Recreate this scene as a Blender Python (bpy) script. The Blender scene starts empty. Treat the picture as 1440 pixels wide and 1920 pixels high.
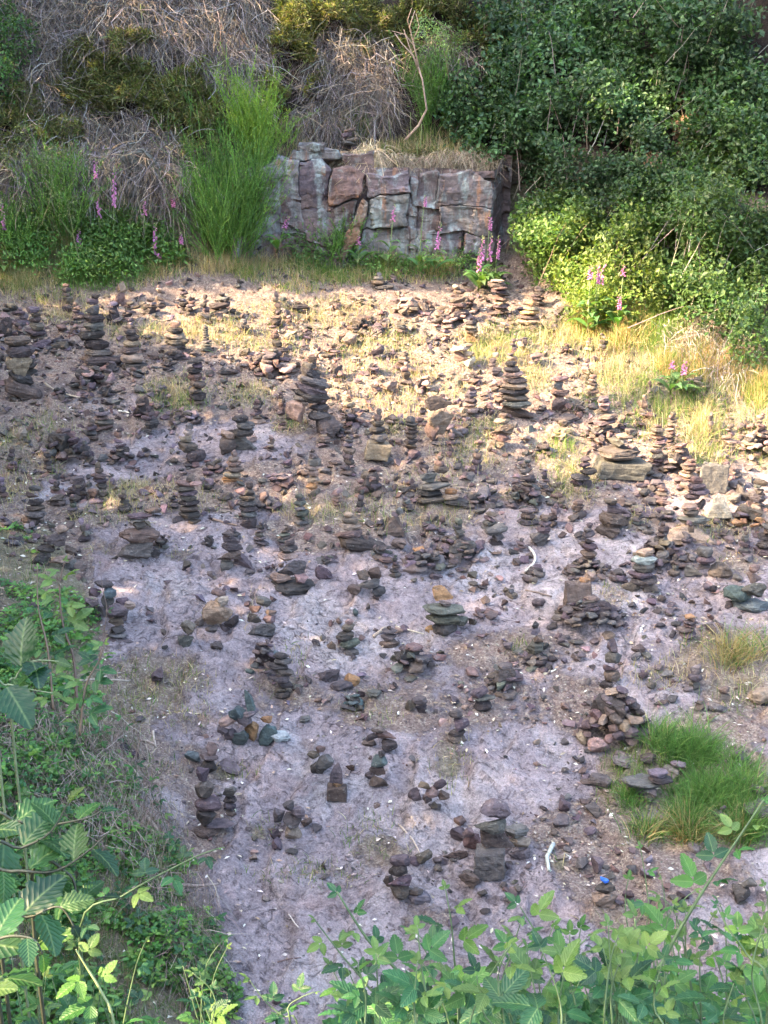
import bpy, bmesh, math, random
import numpy as np
from mathutils import Vector, Matrix, Euler

# ---------------------------------------------------------------- camera, sky, sun, exposure
scene = bpy.context.scene
COL = scene.collection
PITCH = math.radians(18.0); FPX = 2400.0; CZ = 4.5
cam_data = bpy.data.cameras.new('camera')
cam_data.sensor_fit = 'VERTICAL'; cam_data.sensor_height = 24.0
cam_data.lens = FPX / 1920.0 * 24.0
cam_data.clip_start = 0.05; cam_data.clip_end = 400
cam = bpy.data.objects.new('camera', cam_data); COL.objects.link(cam)
cam.location = (0, 0, CZ); cam.rotation_euler = (math.pi/2 - PITCH, 0, 0)
scene.camera = cam
SUN = Vector((-0.80, -0.22, 0.56)).normalized()          # towards the sun
world = bpy.data.worlds.new('World'); scene.world = world; world.use_nodes = True
wn = world.node_tree; bg = wn.nodes['Background']
sky = wn.nodes.new('ShaderNodeTexSky'); sky.sky_type = 'NISHITA'; sky.sun_disc = False
sky.sun_elevation = math.asin(SUN.z); sky.sun_rotation = math.atan2(SUN.x, SUN.y)
sky.air_density = 1.0; sky.dust_density = 5.0; sky.ozone_density = 0.5
wn.links.new(sky.outputs[0], bg.inputs[0]); bg.inputs[1].default_value = 0.15
sd = bpy.data.lights.new('sun', 'SUN'); sd.energy = 3.0; sd.angle = math.radians(0.6)
sd.color = (1.0, 0.75, 0.47)
so = bpy.data.objects.new('sun', sd); COL.objects.link(so)
so.rotation_euler = SUN.to_track_quat('Z', 'Y').to_euler(); so.location = (-20, -6, 20)
vs = scene.view_settings
scene.display_settings.display_device = 'sRGB'
vs.view_transform = 'Standard'; vs.look = 'None'; vs.gamma = 1.0; vs.use_curve_mapping = False
vs.exposure = 3.52
scene.cycles.max_bounces = 5; scene.cycles.diffuse_bounces = 3; scene.cycles.transparent_max_bounces = 6

random.seed(7); rng = np.random.default_rng(11)
U = random.uniform

# ---------------------------------------------------------------- numpy noise
def _hash(ix, iy, s):
    h = (ix.astype(np.int64)*374761393 + iy.astype(np.int64)*668265263 + s*1442695041) & 0x7fffffff
    h = ((h ^ (h >> 13)) * 1274126177) & 0x7fffffff
    h = (h ^ (h >> 16)) & 0xffff
    return h / 65535.0
def vnoise(x, y, s=0):
    ix = np.floor(x); iy = np.floor(y); fx = x-ix; fy = y-iy
    fx = fx*fx*(3-2*fx); fy = fy*fy*(3-2*fy)
    a = _hash(ix, iy, s); b = _hash(ix+1, iy, s); c = _hash(ix, iy+1, s); d = _hash(ix+1, iy+1, s)
    return (a*(1-fx)+b*fx)*(1-fy) + (c*(1-fx)+d*fx)*fy
def fbm(x, y, s=0, o=4):
    t = 0; a = 0.5; n = 0
    for i in range(o):
        t = t + a*vnoise(x*2**i, y*2**i, s+i*17); n += a; a *= 0.5
    return t/n*2-1
def sstep(a, b, x):
    t = np.clip((x-a)/(b-a), 0, 1); return t*t*(3-2*t)

# ---------------------------------------------------------------- terrain
BX = [-30, -6, -4.4, -2.6, -1.75, -1.5, 1.30, 1.45, 1.75, 2.2, 3.0, 4.0, 5.0, 8, 30]
BY = [14.0, 14.4, 14.8, 15.15, 15.35, 15.62, 15.66, 16.1, 15.9, 15.0, 14.1, 12.9, 12.0, 10, 4]
BF = [1, 1, 1, 1, 1, 1, 1, 1, .8, .72, .7, .7, .7, .7, .7]
def hill_d(x, y):
    return (y-np.interp(x, BX, BY))*np.interp(x, BX, BF)
def bank_d(x, y):
    d = -((x+0.92)*2.75 + (y-5.75)*1.02)/2.933
    return (d + .16*fbm(x*1.3, y*1.3, 5, 2))*sstep(10.6, 8.2, y)
def terrain(x, y, micro=True):
    z = 0.3*(y-6.7)
    z = z + 0.16*fbm(x*.45+3, y*.45, 1, 3) + .05*fbm(x*1.7, y*1.7, 2, 3)
    bd = np.maximum(0, bank_d(x, y))
    z = z + .62*bd - .12*np.minimum(bd, 2)**2*.5
    z = z + 0.9*np.maximum(0, 5.15-y) - .45*np.maximum(0, -y)
    d = hill_d(x, y)
    d2 = d + .16*fbm(x*1.1, y*.6, 9, 3)*sstep(.25, 1.2, d)
    rise = 1.1*sstep(0.0, .32, d2) + 1.55*np.clip(d2-.62, 0, 5) + .4*np.clip(d2-5.62, 0, 40)
    rise = rise + .55*fbm(x*.9+7, y*.9, 21, 3)*sstep(.6, 1.8, d)
    z = z + rise + .28*sstep(-1.7, -.1, d)*sstep(1.4, 2.6, x)
    z = z + .14*sstep(-.9, 0, d)*sstep(-1.0, -2.5, x)
    if micro:
        near = sstep(-.1, -.7, d)*sstep(.25, -.1, bank_d(x, y))
        f = 1.25*x*.55 - 1.0*y*.42 + .9*fbm(x*.8, y*.8, 31, 4)
        q = f*2.1; k = np.floor(q); fr = q-k
        st = (k + sstep(.86, .99, fr)) - q
        z = z + near*0.075*st
        f2 = .5*x + .9*y*.5 + 1.3*fbm(x*1.3+9, y*1.3, 77, 4)
        q2 = f2*3.1; k2 = np.floor(q2)
        z = z + near*.034*((k2 + sstep(.86, 1.0, q2-k2)) - q2)
        z = z + .014*fbm(x*6, y*6, 41, 3) + .008*fbm(x*17, y*17, 43, 2)
    return z
xs = np.concatenate([np.linspace(-40, -6.2, 30, endpoint=False), np.linspace(-6.2, -4.9, 26, endpoint=False),
                     np.arange(-4.9, 5.1, .025), np.linspace(5.1, 8, 40, endpoint=False), np.linspace(8, 40, 30)])
ys = np.concatenate([np.linspace(-30, 1.0, 30, endpoint=False), np.linspace(1.0, 4.4, 60, endpoint=False), np.arange(4.4, 16.4, .025),
                     np.linspace(16.4, 20, 60, endpoint=False), np.linspace(20, 60, 40)])
GX, GY = np.meshgrid(xs, ys, indexing='xy')
GZ = terrain(GX, GY)
def gz(x, y):
    x = np.atleast_1d(np.asarray(x, float)); y = np.atleast_1d(np.asarray(y, float))
    i = np.clip(np.searchsorted(xs, x)-1, 0, len(xs)-2); j = np.clip(np.searchsorted(ys, y)-1, 0, len(ys)-2)
    fx = np.clip((x-xs[i])/(xs[i+1]-xs[i]), 0, 1); fy = np.clip((y-ys[j])/(ys[j+1]-ys[j]), 0, 1)
    return ((GZ[j, i]*(1-fx)+GZ[j, i+1]*fx)*(1-fy) + (GZ[j+1, i]*(1-fx)+GZ[j+1, i+1]*fx)*fy)
cP, sP = math.cos(PITCH), math.sin(PITCH)
def project(x, y, z):
    dz = z-CZ
    dep = y*cP - dz*sP; up = y*sP + dz*cP
    dep = np.where(dep < .1, .1, dep)
    return 720+FPX*x/dep, 960-FPX*up/dep, dep
def hit(u, v):
    """where the sight line through a photo pixel meets the ground (arrays) -> x, y, z, metres per pixel"""
    u = np.atleast_1d(np.asarray(u, float)); v = np.atleast_1d(np.asarray(v, float))
    a = (u-720)/FPX; b = -(v-960)/FPX
    dx, dy, dz = a, cP + b*sP, -sP + b*cP
    t = np.full(u.shape, 1.6); done = np.zeros(u.shape, bool); tl = t.copy()
    for k in range(900):
        x, y, z = dx*t, dy*t, CZ+dz*t
        done |= (z <= gz(x, y))
        if done.all(): break
        tl = np.where(done, tl, t); t = np.where(done, t, t+.03)
    lo, hi = tl, t
    for k in range(7):
        m = (lo+hi)/2; below = (CZ+dz*m) <= gz(dx*m, dy*m)
        hi = np.where(below, m, hi); lo = np.where(below, lo, m)
    return dx*hi, dy*hi, CZ+dz*hi, hi/FPX
def hit1(u, v):
    r = hit(u, v); return float(r[0][0]), float(r[1][0]), float(r[2][0]), float(r[3][0])

# ---------------------------------------------------------------- tagging, linking
def tag(o, label=None, cat=None, group=None, kind=None):
    if label: o['label'] = label
    if cat: o['category'] = cat
    if group: o['group'] = group
    if kind: o['kind'] = kind
    return o
def link(name, data, parent=None, loc=(0, 0, 0), rot=(0, 0, 0), scale=(1, 1, 1), color=None):
    o = bpy.data.objects.new(name, data); COL.objects.link(o)
    if parent: o.parent = parent
    o.location = loc; o.rotation_euler = rot; o.scale = scale
    if color: o.color = (color[0], color[1], color[2], 1)
    return o
def empty(name, loc, rz=0):
    o = link(name, None, None, loc, (0, 0, rz)); o.empty_display_size = .1; return o
def np_mesh(name, V, F, mat, tint=None, smooth=False, uv=None):
    V = np.asarray(V, np.float32).reshape(-1, 3); F = np.asarray(F, np.int32); k = F.shape[1]
    me = bpy.data.meshes.new(name)
    me.vertices.add(len(V)); me.vertices.foreach_set('co', V.ravel())
    me.loops.add(F.size); me.loops.foreach_set('vertex_index', F.ravel())
    me.polygons.add(len(F)); me.polygons.foreach_set('loop_start', np.arange(0, F.size, k, dtype=np.int32))
    me.polygons.foreach_set('use_smooth', np.full(len(F), smooth))
    me.update(calc_edges=True)
    if tint is not None:
        at = me.color_attributes.new('tint', 'FLOAT_COLOR', 'POINT')
        c = np.ones((len(V), 4), np.float32); c[:, :3] = tint
        at.data.foreach_set('color', c.ravel())
    if mat: me.materials.append(mat)
    return me
def unit(v):
    return v/np.maximum(1e-9, np.linalg.norm(v, axis=-1, keepdims=True))
def strips(paths, width, side=None):
    """ribbons along paths (N,K,3) with width (N,K) -> V, F, index of path per vertex"""
    N, K, _ = paths.shape
    if side is None:
        t = unit(paths[:, -1]-paths[:, 0]); r = unit(rng.normal(size=(N, 3))); side = unit(np.cross(t, r))
    w = width[..., None]*.5*side[:, None, :]
    V = np.stack([paths-w, paths+w], 2).reshape(-1, 3)
    base = (np.arange(N)*K*2)[:, None] + (np.arange(K-1)*2)[None, :]
    F = np.stack([base, base+1, base+3, base+2], -1).reshape(-1, 4)
    return V, F, np.repeat(np.arange(N), K*2)
def leaf_cards(c, d, n, L, W):
    """folded four-point leaves -> V, F, index"""
    N = len(c); s = unit(np.cross(d, n)); L = np.broadcast_to(L, (N,))[:, None]; W = np.broadcast_to(W, (N,))[:, None]
    n2 = unit(np.cross(s, d))
    V = np.stack([c, c+d*L*.5+s*W*.5+n2*W*.16, c+d*L, c+d*L*.5-s*W*.5+n2*W*.16], 1).reshape(-1, 3)
    b = np.arange(N)[:, None]*4
    F = np.concatenate([b+[0, 1, 2], b+[0, 2, 3]], 1).reshape(-1, 3)
    return V, F, np.repeat(np.arange(N), 4)
def jit(col, n, a=.25, b=.12):
    col = np.asarray(col, float)
    return np.clip(col[None, :]*(1+rng.uniform(-a, a, (n, 1)))*(1+rng.uniform(-b, b, (n, 3))), .002, .95)
def mixcol(cols, n, p=None, a=.25, b=.1):
    cols = np.asarray(cols, float); i = rng.choice(len(cols), n, p=p)
    return np.clip(cols[i]*(1+rng.uniform(-a, a, (n, 1)))*(1+rng.uniform(-b, b, (n, 3))), .002, .95)

# ---------------------------------------------------------------- materials
class NT:
    def __init__(s, name):
        s.m = bpy.data.materials.new(name); s.m.use_nodes = True
        s.t = s.m.node_tree; s.b = s.t.nodes['Principled BSDF']; s.out = s.t.nodes['Material Output']
    def n(s, typ, **k):
        nd = s.t.nodes.new('ShaderNode'+typ)
        for a, v in k.items():
            if a.startswith('i_'): 
                key = a[2:]; key = int(key) if key.isdigit() else key.replace('_', ' ')
                nd.inputs[key].default_value = v
            else: setattr(nd, a, v)
        return nd
    def l(s, a, b): s.t.links.new(a, b)
    def noise(s, vec, scale, detail=4, rough=.55, dist=0):
        nd = s.n('TexNoise'); nd.inputs['Scale'].default_value = scale; nd.inputs['Detail'].default_value = detail
        nd.inputs['Roughness'].default_value = rough; nd.inputs['Distortion'].default_value = dist
        s.l(vec, nd.inputs['Vector']); return nd.outputs['Fac']
    def ramp(s, fac, stops):
        nd = s.n('ValToRGB'); e = nd.color_ramp.elements
        while len(e) < len(stops): e.new(.5)
        for k, (p, c) in enumerate(stops):
            e[k].position = p; e[k].color = (c, c, c, 1) if not hasattr(c, '__len__') else (*c, 1)
        s.l(fac, nd.inputs[0]); return nd.outputs[0]
    def mix(s, fac, a, b, mode='MIX'):
        nd = s.n('Mix', data_type='RGBA', blend_type=mode)
        for v, i in ((fac, 0), (a, 6), (b, 7)):
            if isinstance(v, (int, float)): nd.inputs[i].default_value = v
            elif isinstance(v, tuple): nd.inputs[i].default_value = (*v, 1)
            else: s.l(v, nd.inputs[i])
        return nd.outputs[2]
    def math(s, op, a, b=0.0):
        nd = s.n('Math', operation=op)
        for v, i in ((a, 0), (b, 1)):
            if isinstance(v, (int, float)): nd.inputs[i].default_value = v
            else: s.l(v, nd.inputs[i])
        return nd.outputs[0]
    def scalevec(s, vec, sc):
        nd = s.n('Mapping'); nd.inputs['Scale'].default_value = sc; s.l(vec, nd.inputs['Vector']); return nd.outputs[0]
    def bump(s, h, strength=.5, dist=.02, prev=None):
        nd = s.n('Bump'); nd.inputs['Strength'].default_value = strength; nd.inputs['Distance'].default_value = dist
        s.l(h, nd.inputs['Height'])
        if prev: s.l(prev, nd.inputs['Normal'])
        return nd.outputs[0]

def mat_stone(name, src):
    g = NT(name); pos = g.n('NewGeometry').outputs['Position']
    base = g.n('ObjectInfo').outputs['Color'] if src == 'obj' else g.n('VertexColor', layer_name='tint').outputs[0]
    n1 = g.noise(pos, 16, 5, .65); n2 = g.noise(g.scalevec(pos, (9, 9, 60)), 1.0, 4, .6); n3 = g.noise(pos, 70, 3, .6)
    c = g.mix(1.0, base, g.ramp(n1, [(.3, (.62, .6, .62)), (.7, (1.35, 1.3, 1.25))]), 'MULTIPLY')
    c = g.mix(.7, c, g.ramp(n2, [(.35, (.7, .7, .7)), (.65, (1.2, 1.18, 1.15))]), 'MULTIPLY')
    c = g.mix(.8, c, g.ramp(n3, [(.3, (.75, .75, .75)), (.7, (1.25, 1.25, 1.25))]), 'MULTIPLY')
    lich = g.ramp(g.noise(pos, 30, 4, .7, .6), [(.60, 0.0), (.72, .45)])
    c = g.mix(lich, c, (.33, .32, .29))
    g.l(c, g.b.inputs['Base Color']); g.b.inputs['Roughness'].default_value = .88
    g.b.inputs['Specular IOR Level'].default_value = .25
    b = g.bump(n1, .55, .03); b = g.bump(n2, .45, .015, b); b = g.bump(n3, .5, .006, b)
    g.l(b, g.b.inputs['Normal']); return g.m
M_STONE = mat_stone('sandstone', 'obj'); M_STONE_T = mat_stone('sandstone_rubble', 'tint')

def mat_leaf(name, src, trans=.38, rough=.45, veins=False, spec=.35):
    g = NT(name)
    base = g.n('ObjectInfo').outputs['Color'] if src == 'obj' else g.n('VertexColor', layer_name='tint').outputs[0]
    pos = g.n('NewGeometry').outputs['Position']
    c = g.mix(.6, base, g.ramp(g.noise(pos, 25, 3), [(.3, (.75, .75, .75)), (.7, (1.2, 1.2, 1.15))]), 'MULTIPLY')
    if veins:
        uv = g.n('TexCoord').outputs['UV']; sx = g.n('SeparateXYZ'); g.l(uv, sx.inputs[0])
        ax = g.math('ABSOLUTE', sx.outputs[0]); y = g.math('SUBTRACT', sx.outputs[1], g.math('MULTIPLY', ax, .7))
        w = g.math('ABSOLUTE', g.math('SINE', g.math('MULTIPLY', y, 24.0)))
        v1 = g.ramp(w, [(.0, 1.0), (.14, 0.0)]); v2 = g.ramp(ax, [(.0, 1.0), (.05, 0.0)])
        vv = g.math('MAXIMUM', g.math('MULTIPLY', v1, .34), g.math('MULTIPLY', v2, .6))
        c = g.mix(vv, c, g.mix(.5, c, (.30, .42, .16)))
        g.l(g.bump(w, .4, .003), g.b.inputs['Normal'])
    g.l(c, g.b.inputs['Base Color']); g.b.inputs['Roughness'].default_value = rough
    g.b.inputs['Specular IOR Level'].default_value = spec
    tr = g.n('BsdfTranslucent'); g.l(g.mix(1.0, c, (1.25, 1.35, .55), 'MULTIPLY'), tr.inputs[0])
    ms = g.n('MixShader'); ms.inputs[0].default_value = trans
    g.l(g.b.outputs[0], ms.inputs[1]); g.l(tr.outputs[0], ms.inputs[2]); g.l(ms.outputs[0], g.out.inputs[0])
    return g.m
M_LEAF_T = mat_leaf('foliage', 'tint'); M_LEAF = mat_leaf('broad_leaf', 'obj', .35, .42, True, .4)
M_GRASS = mat_leaf('grass_blades', 'tint', .3, .6, False, .2); M_PETAL = mat_leaf('petals', 'tint', .4, .5, False, .2)
def mat_tint(name, rough=.85, src='tint'):
    g = NT(name); pos = g.n('NewGeometry').outputs['Position']
    base = g.n('ObjectInfo').outputs['Color'] if src == 'obj' else g.n('VertexColor', layer_name='tint').outputs[0]
    n = g.noise(g.scalevec(pos, (60, 60, 25)), 1, 4)
    g.l(g.mix(.8, base, g.ramp(n, [(.3, (.65, .65, .65)), (.7, (1.3, 1.3, 1.3))]), 'MULTIPLY'), g.b.inputs['Base Color'])
    g.l(g.bump(n, .4, .006), g.b.inputs['Normal']); g.b.inputs['Roughness'].default_value = rough
    return g.m
M_DRY = mat_tint('dry_stems'); M_BARK = mat_tint('bark', .9, 'obj'); M_STEM = mat_tint('green_stem', .6, 'obj')

def mat_ground():
    g = NT('quarry_ground'); pos = g.n('NewGeometry').outputs['Position']
    cov = g.n('VertexColor', layer_name='tint'); sep = g.n('SeparateColor'); g.l(cov.outputs[0], sep.inputs[0])
    warp = g.n('VectorMath', operation='ADD'); nz = g.n('TexNoise'); nz.inputs['Scale'].default_value = 2.2; nz.inputs['Detail'].default_value = 4
    g.l(pos, nz.inputs['Vector']); sc = g.n('VectorMath', operation='SCALE'); sc.inputs['Scale'].default_value = .55
    g.l(nz.outputs['Color'], sc.inputs[0]); g.l(pos, warp.inputs[0]); g.l(sc.outputs[0], warp.inputs[1]); wp = warp.outputs[0]
    a = g.noise(pos, 1.1, 5, .6, .4); b = g.noise(pos, 5.0, 6, .65); c = g.noise(pos, 28, 5, .7); d = g.noise(pos, 90, 3, .6)
    rock = g.ramp(a, [(.3, (.225, .196, .203)), (.5, (.300, .252, .254)), (.68, (.37, .325, .312))])
    pale = g.ramp(g.noise(wp, 1.5, 6, .62), [(.55, 0.0), (.68, .65)])
    rock = g.mix(pale, rock, (.37, .355, .36))
    red = g.ramp(g.noise(wp, 2.1, 5, .6), [(.30, .6), (.42, 0.0)])
    rock = g.mix(red, rock, (.25, .175, .16))
    rock = g.mix(1.0, rock, g.ramp(b, [(.3, (.66, .66, .68)), (.7, (1.3, 1.28, 1.25))]), 'MULTIPLY')
    rock = g.mix(1.0, rock, g.ramp(c, [(.3, (.55, .54, .55)), (.45, (.95, .95, .95)), (.68, (1.3, 1.3, 1.3))]), 'MULTIPLY')
    e_ = g.noise(g.scalevec(wp, (11, 16, 11)), 1, 5, .7, .8); rock = g.mix(1.0, rock, g.ramp(e_, [(.36, (.42, .40, .41)), (.47, (1, 1, 1)), (.6, (1.1, 1.1, 1.1))]), 'MULTIPLY')  # weathered dirt; the dark pits also put relief shading into the colour
    rock = g.mix(1.0, rock, g.ramp(d, [(.3, (.72, .72, .72)), (.7, (1.22, 1.22, 1.22))]), 'MULTIPLY')
    vo = g.n('TexVoronoi', feature='DISTANCE_TO_EDGE'); vo.inputs['Scale'].default_value = 1.25; g.l(wp, vo.inputs['Vector'])
    crack = g.ramp(vo.outputs[0], [(.0, 1.0), (.016, 0.0)])
    crack = g.math('MULTIPLY', crack, g.ramp(g.noise(pos, 1.6, 4), [(.54, 0.0), (.66, .7)]))
    v2 = g.n('TexVoronoi', feature='DISTANCE_TO_EDGE'); v2.inputs['Scale'].default_value = 2.6; w2 = g.n('VectorMath', operation='ADD'); n4 = g.n('TexNoise'); n4.inputs['Scale'].default_value = 5.5; n4.inputs['Detail'].default_value = 5
    g.l(g.scalevec(pos, (1, 1.7, 1)), n4.inputs['Vector']); s4 = g.n('VectorMath', operation='SCALE'); s4.inputs['Scale'].default_value = .35; g.l(n4.outputs['Color'], s4.inputs[0]); g.l(g.scalevec(pos, (1, 1.7, 1)), w2.inputs[0]); g.l(s4.outputs[0], w2.inputs[1]); g.l(w2.outputs[0], v2.inputs['Vector'])
    cr2 = g.math('MULTIPLY', g.ramp(v2.outputs[0], [(.0, 1.0), (.02, 0.0)]), g.ramp(g.noise(pos, 2.4, 5, .7), [(.5, 0.0), (.58, 1.0)]))
    crack = g.math('MAXIMUM', crack, g.math('MULTIPLY', cr2, .8))
    rock = g.mix(g.math('MULTIPLY', crack, .7), rock, (.08, .065, .06))
    spk = g.ramp(g.noise(pos, 62, 2, .5), [(.66, 0.0), (.71, 1.0)])
    spk = g.math('MULTIPLY', spk, g.ramp(b, [(.5, .0), (.66, .6)]))
    rock = g.mix(g.math('MULTIPLY', spk, .6), rock, (.42, .39, .37))
    # soil, chips and dry litter
    vc = g.n('TexVoronoi'); vc.inputs['Scale'].default_value = 85; g.l(g.scalevec(pos, (1, 1.5, 1)), vc.inputs['Vector'])
    sv = g.n('SeparateColor'); g.l(vc.outputs['Color'], sv.inputs[0])
    soil = g.ramp(g.math('ADD', g.math('MULTIPLY', sv.outputs[0], .35), g.math('MULTIPLY', g.noise(pos, 11, 6, .7), .75)), [(.25, (.11, .08, .075)), (.42, (.185, .135, .12)), (.58, (.25, .19, .165)), (.72, (.34, .28, .23)), (.88, (.46, .40, .33))])
    soil = g.mix(1.0, soil, g.ramp(c, [(.25, (.55, .55, .55)), (.7, (1.3, 1.3, 1.25))]), 'MULTIPLY')
    soil = g.mix(g.math('MULTIPLY', sep.outputs[1], .55), soil, (.12, .15, .05))
    soil = g.mix(sep.outputs[2], soil, (.030, .022, .017))  # hill humus, also darkened to stand for shade in hollows and leaf gaps
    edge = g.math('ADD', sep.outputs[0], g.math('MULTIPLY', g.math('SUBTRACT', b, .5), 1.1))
    edge = g.math('ADD', edge, g.math('MULTIPLY', g.math('SUBTRACT', c, .5), .6))
    f = g.ramp(edge, [(.42, 0.0), (.58, 1.0)])
    g.l(g.mix(f, rock, soil), g.b.inputs['Base Color']); g.b.inputs['Roughness'].default_value = .9
    g.b.inputs['Specular IOR Level'].default_value = .2
    lam = g.noise(g.scalevec(pos, (3, 3, 45)), 1, 4, .6)
    bb = g.bump(b, 1.0, .08); bb = g.bump(c, 1.0, .03, bb); bb = g.bump(e_, .8, .03, bb); bb = g.bump(d, .6, .006, bb); bb = g.bump(lam, .25, .02, bb)
    bb = g.bump(g.math('MULTIPLY', crack, -1.0), .8, .02, bb)
    h2 = g.math('MULTIPLY', g.math('MULTIPLY', sv.outputs[1], f), 1.0); bb = g.bump(h2, .8, .012, bb)
    g.l(bb, g.b.inputs['Normal']); return g.m
M_GROUND = mat_ground()

def mat_cliff():
    g = NT('cliff_rock'); pos = g.n('NewGeometry').outputs['Position']; oc = g.n('ObjectInfo').outputs['Color']
    a = g.noise(pos, 3.2, 6, .65, .5); b = g.noise(pos, 14, 6, .7); v = g.noise(g.scalevec(pos, (7, 7, 1.1)), 1.0, 5, .65, .4)
    lam = g.noise(g.scalevec(pos, (2, 2, 16)), 1, 5, .65)
    c = g.mix(1.0, oc, g.ramp(a, [(.3, (.5, .5, .52)), (.7, (1.45, 1.38, 1.3))]), 'MULTIPLY')
    c = g.mix(.8, c, g.ramp(lam, [(.35, (.65, .65, .65)), (.65, (1.25, 1.2, 1.2))]), 'MULTIPLY')
    li = g.ramp(v, [(.50, 0.0), (.64, .75)])
    li = g.math('MULTIPLY', li, g.ramp(b, [(.38, .35), (.55, 1.0)]))
    c = g.mix(li, c, (.25, .31, .30))
    ru = g.ramp(g.noise(g.scalevec(pos, (5, 5, 1.3)), 1.3, 4), [(.60, 0.0), (.68, .7)])
    c = g.mix(ru, c, (.30, .15, .08))
    c = g.mix(1.0, c, g.ramp(b, [(.3, (.6, .6, .6)), (.7, (1.3, 1.3, 1.3))]), 'MULTIPLY')
    g.l(c, g.b.inputs['Base Color']); g.b.inputs['Roughness'].default_value = .9
    bb = g.bump(a, .8, .08); bb = g.bump(lam, .6, .04, bb); bb = g.bump(b, .7, .02, bb); g.l(bb, g.b.inputs['Normal'])
    return g.m
M_CLIFF = mat_cliff()
# ---------------------------------------------------------------- ground cover map (what kind of ground lies where)
# grass patches: photo place of the patch, half sizes, density, greenness, blade length (m)
GP = [(80,560,140,18,.6,.2,.10),(130,590,70,20,.8,.1,.10),(20,830,45,30,.8,.5,.10),(100,800,60,35,.4,.5,.09),(60,870,60,30,.6,.4,.10),(330,740,60,35,.7,.5,.11),
 (250,625,60,18,.9,.3,.13),(400,625,70,22,1,.25,.14),(330,650,60,15,.5,.2,.10),(560,590,110,20,.8,.2,.12),(470,740,50,25,.7,.4,.10),(500,660,50,15,.5,.4,.1),(520,640,120,30,.5,.2,.09),
 (640,590,80,30,.7,.15,.11),(700,650,90,35,.9,.3,.11),(760,700,140,35,.9,.15,.10),(720,745,120,25,.6,.15,.09),(850,720,60,30,.6,.3,.10),(900,660,60,30,1,.5,.14),(960,650,60,40,1,.45,.16),
 (760,800,50,30,.9,.3,.10),(900,800,60,30,.8,.25,.10),(880,860,70,35,.9,.2,.10),(820,900,80,30,.5,.3,.09),(1000,700,50,40,.8,.3,.13),(1050,640,70,30,1,.3,.16),
 (260,935,75,30,1,.12,.10),(200,970,70,20,.6,.3,.09),(20,920,50,30,.7,.1,.10),(390,940,40,20,.4,.4,.09),(600,960,70,25,.7,.4,.11),(760,970,110,28,.9,.3,.11),(700,930,50,20,.5,.3,.1),
 (540,800,30,16,.8,.5,.12),(1050,850,50,35,1,.5,.12),(1070,910,50,40,.8,.2,.11),(1000,980,30,12,.4,.4,.1),(1200,980,40,20,.5,.3,.1),(1350,990,60,25,.5,.3,.1),
 (1120,640,60,40,1,.75,.2),(1200,640,100,60,1,.75,.22),(1300,680,110,50,1,.35,.22),(1240,760,90,60,1,.5,.2),(1350,790,90,60,1,.4,.2),(1400,730,60,50,1,.35,.22),(1150,700,60,35,1,.3,.18),
 (1100,610,50,25,1,.9,.22),(1330,850,60,25,1,.3,.16),(1430,850,30,30,1,.5,.14),(1320,810,40,50,1,.12,.3),(1100,760,30,20,.7,.5,.13),
 (290,1280,90,55,.75,.35,.07),(230,1330,60,60,.5,.5,.08),(340,1330,70,40,.35,.25,.06),(470,1150,25,30,.5,.4,.09),(560,1230,40,30,.4,.4,.07),(530,1290,60,35,.4,.35,.07),(700,1330,60,35,.35,.3,.06),
 (845,1440,40,52,.9,.5,.08),(700,1560,55,50,.8,.45,.08),(720,1600,50,30,.5,.4,.08),(600,1640,75,28,.6,.4,.07),(500,1640,60,20,.3,.4,.06),(490,1560,25,25,.6,.5,.07),(440,1450,40,18,.7,.8,.10),
 (1300,1250,60,30,.7,.3,.09),(1380,1290,60,40,.8,.45,.10),(1230,1270,60,30,.4,.3,.08),(980,1215,30,20,.4,.6,.08),(1150,1110,40,30,.3,.3,.06),
 (1180,1440,55,40,.9,.7,.12),(1170,1490,50,35,.7,.7,.12),(1050,1620,14,14,.9,.8,.09),(860,1560,30,10,.3,.5,.07),(1180,1720,80,30,.5,.4,.08),(960,930,30,10,.5,.4,.1),
 (1390,1060,50,20,.4,.3,.08),(60,1010,60,20,.3,.3,.07),(200,1030,40,15,.3,.3,.07),(330,1040,40,14,.4,.3,.07)]
TALL = [(1370,1225,80,36,.9,.5,.22),(1290,1415,60,40,.9,.75,.19),(1320,1495,80,44,.8,.75,.16),(1400,1470,55,50,.8,.7,.2),(1285,1562,80,30,.9,.75,.18),(1205,1565,45,22,.8,.7,.17),
 (1385,1560,60,36,.8,.7,.2),(1240,1395,35,22,.8,.6,.17),(1190,1500,30,26,.6,.6,.13)]
def patches(u, v, L):
    d = np.zeros_like(u); g = np.zeros_like(u); l = np.zeros_like(u)
    for (cu, cv, ru, rv, de, gr, ln) in L:
        w = de*np.clip(1.35-np.sqrt(((u-cu)/ru)**2+((v-cv)/rv)**2), 0, 1)
        m = w > d
        d = np.where(m, w, d); g = np.where(m, gr, g); l = np.where(m, ln, l)
    return d, g, l
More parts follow.
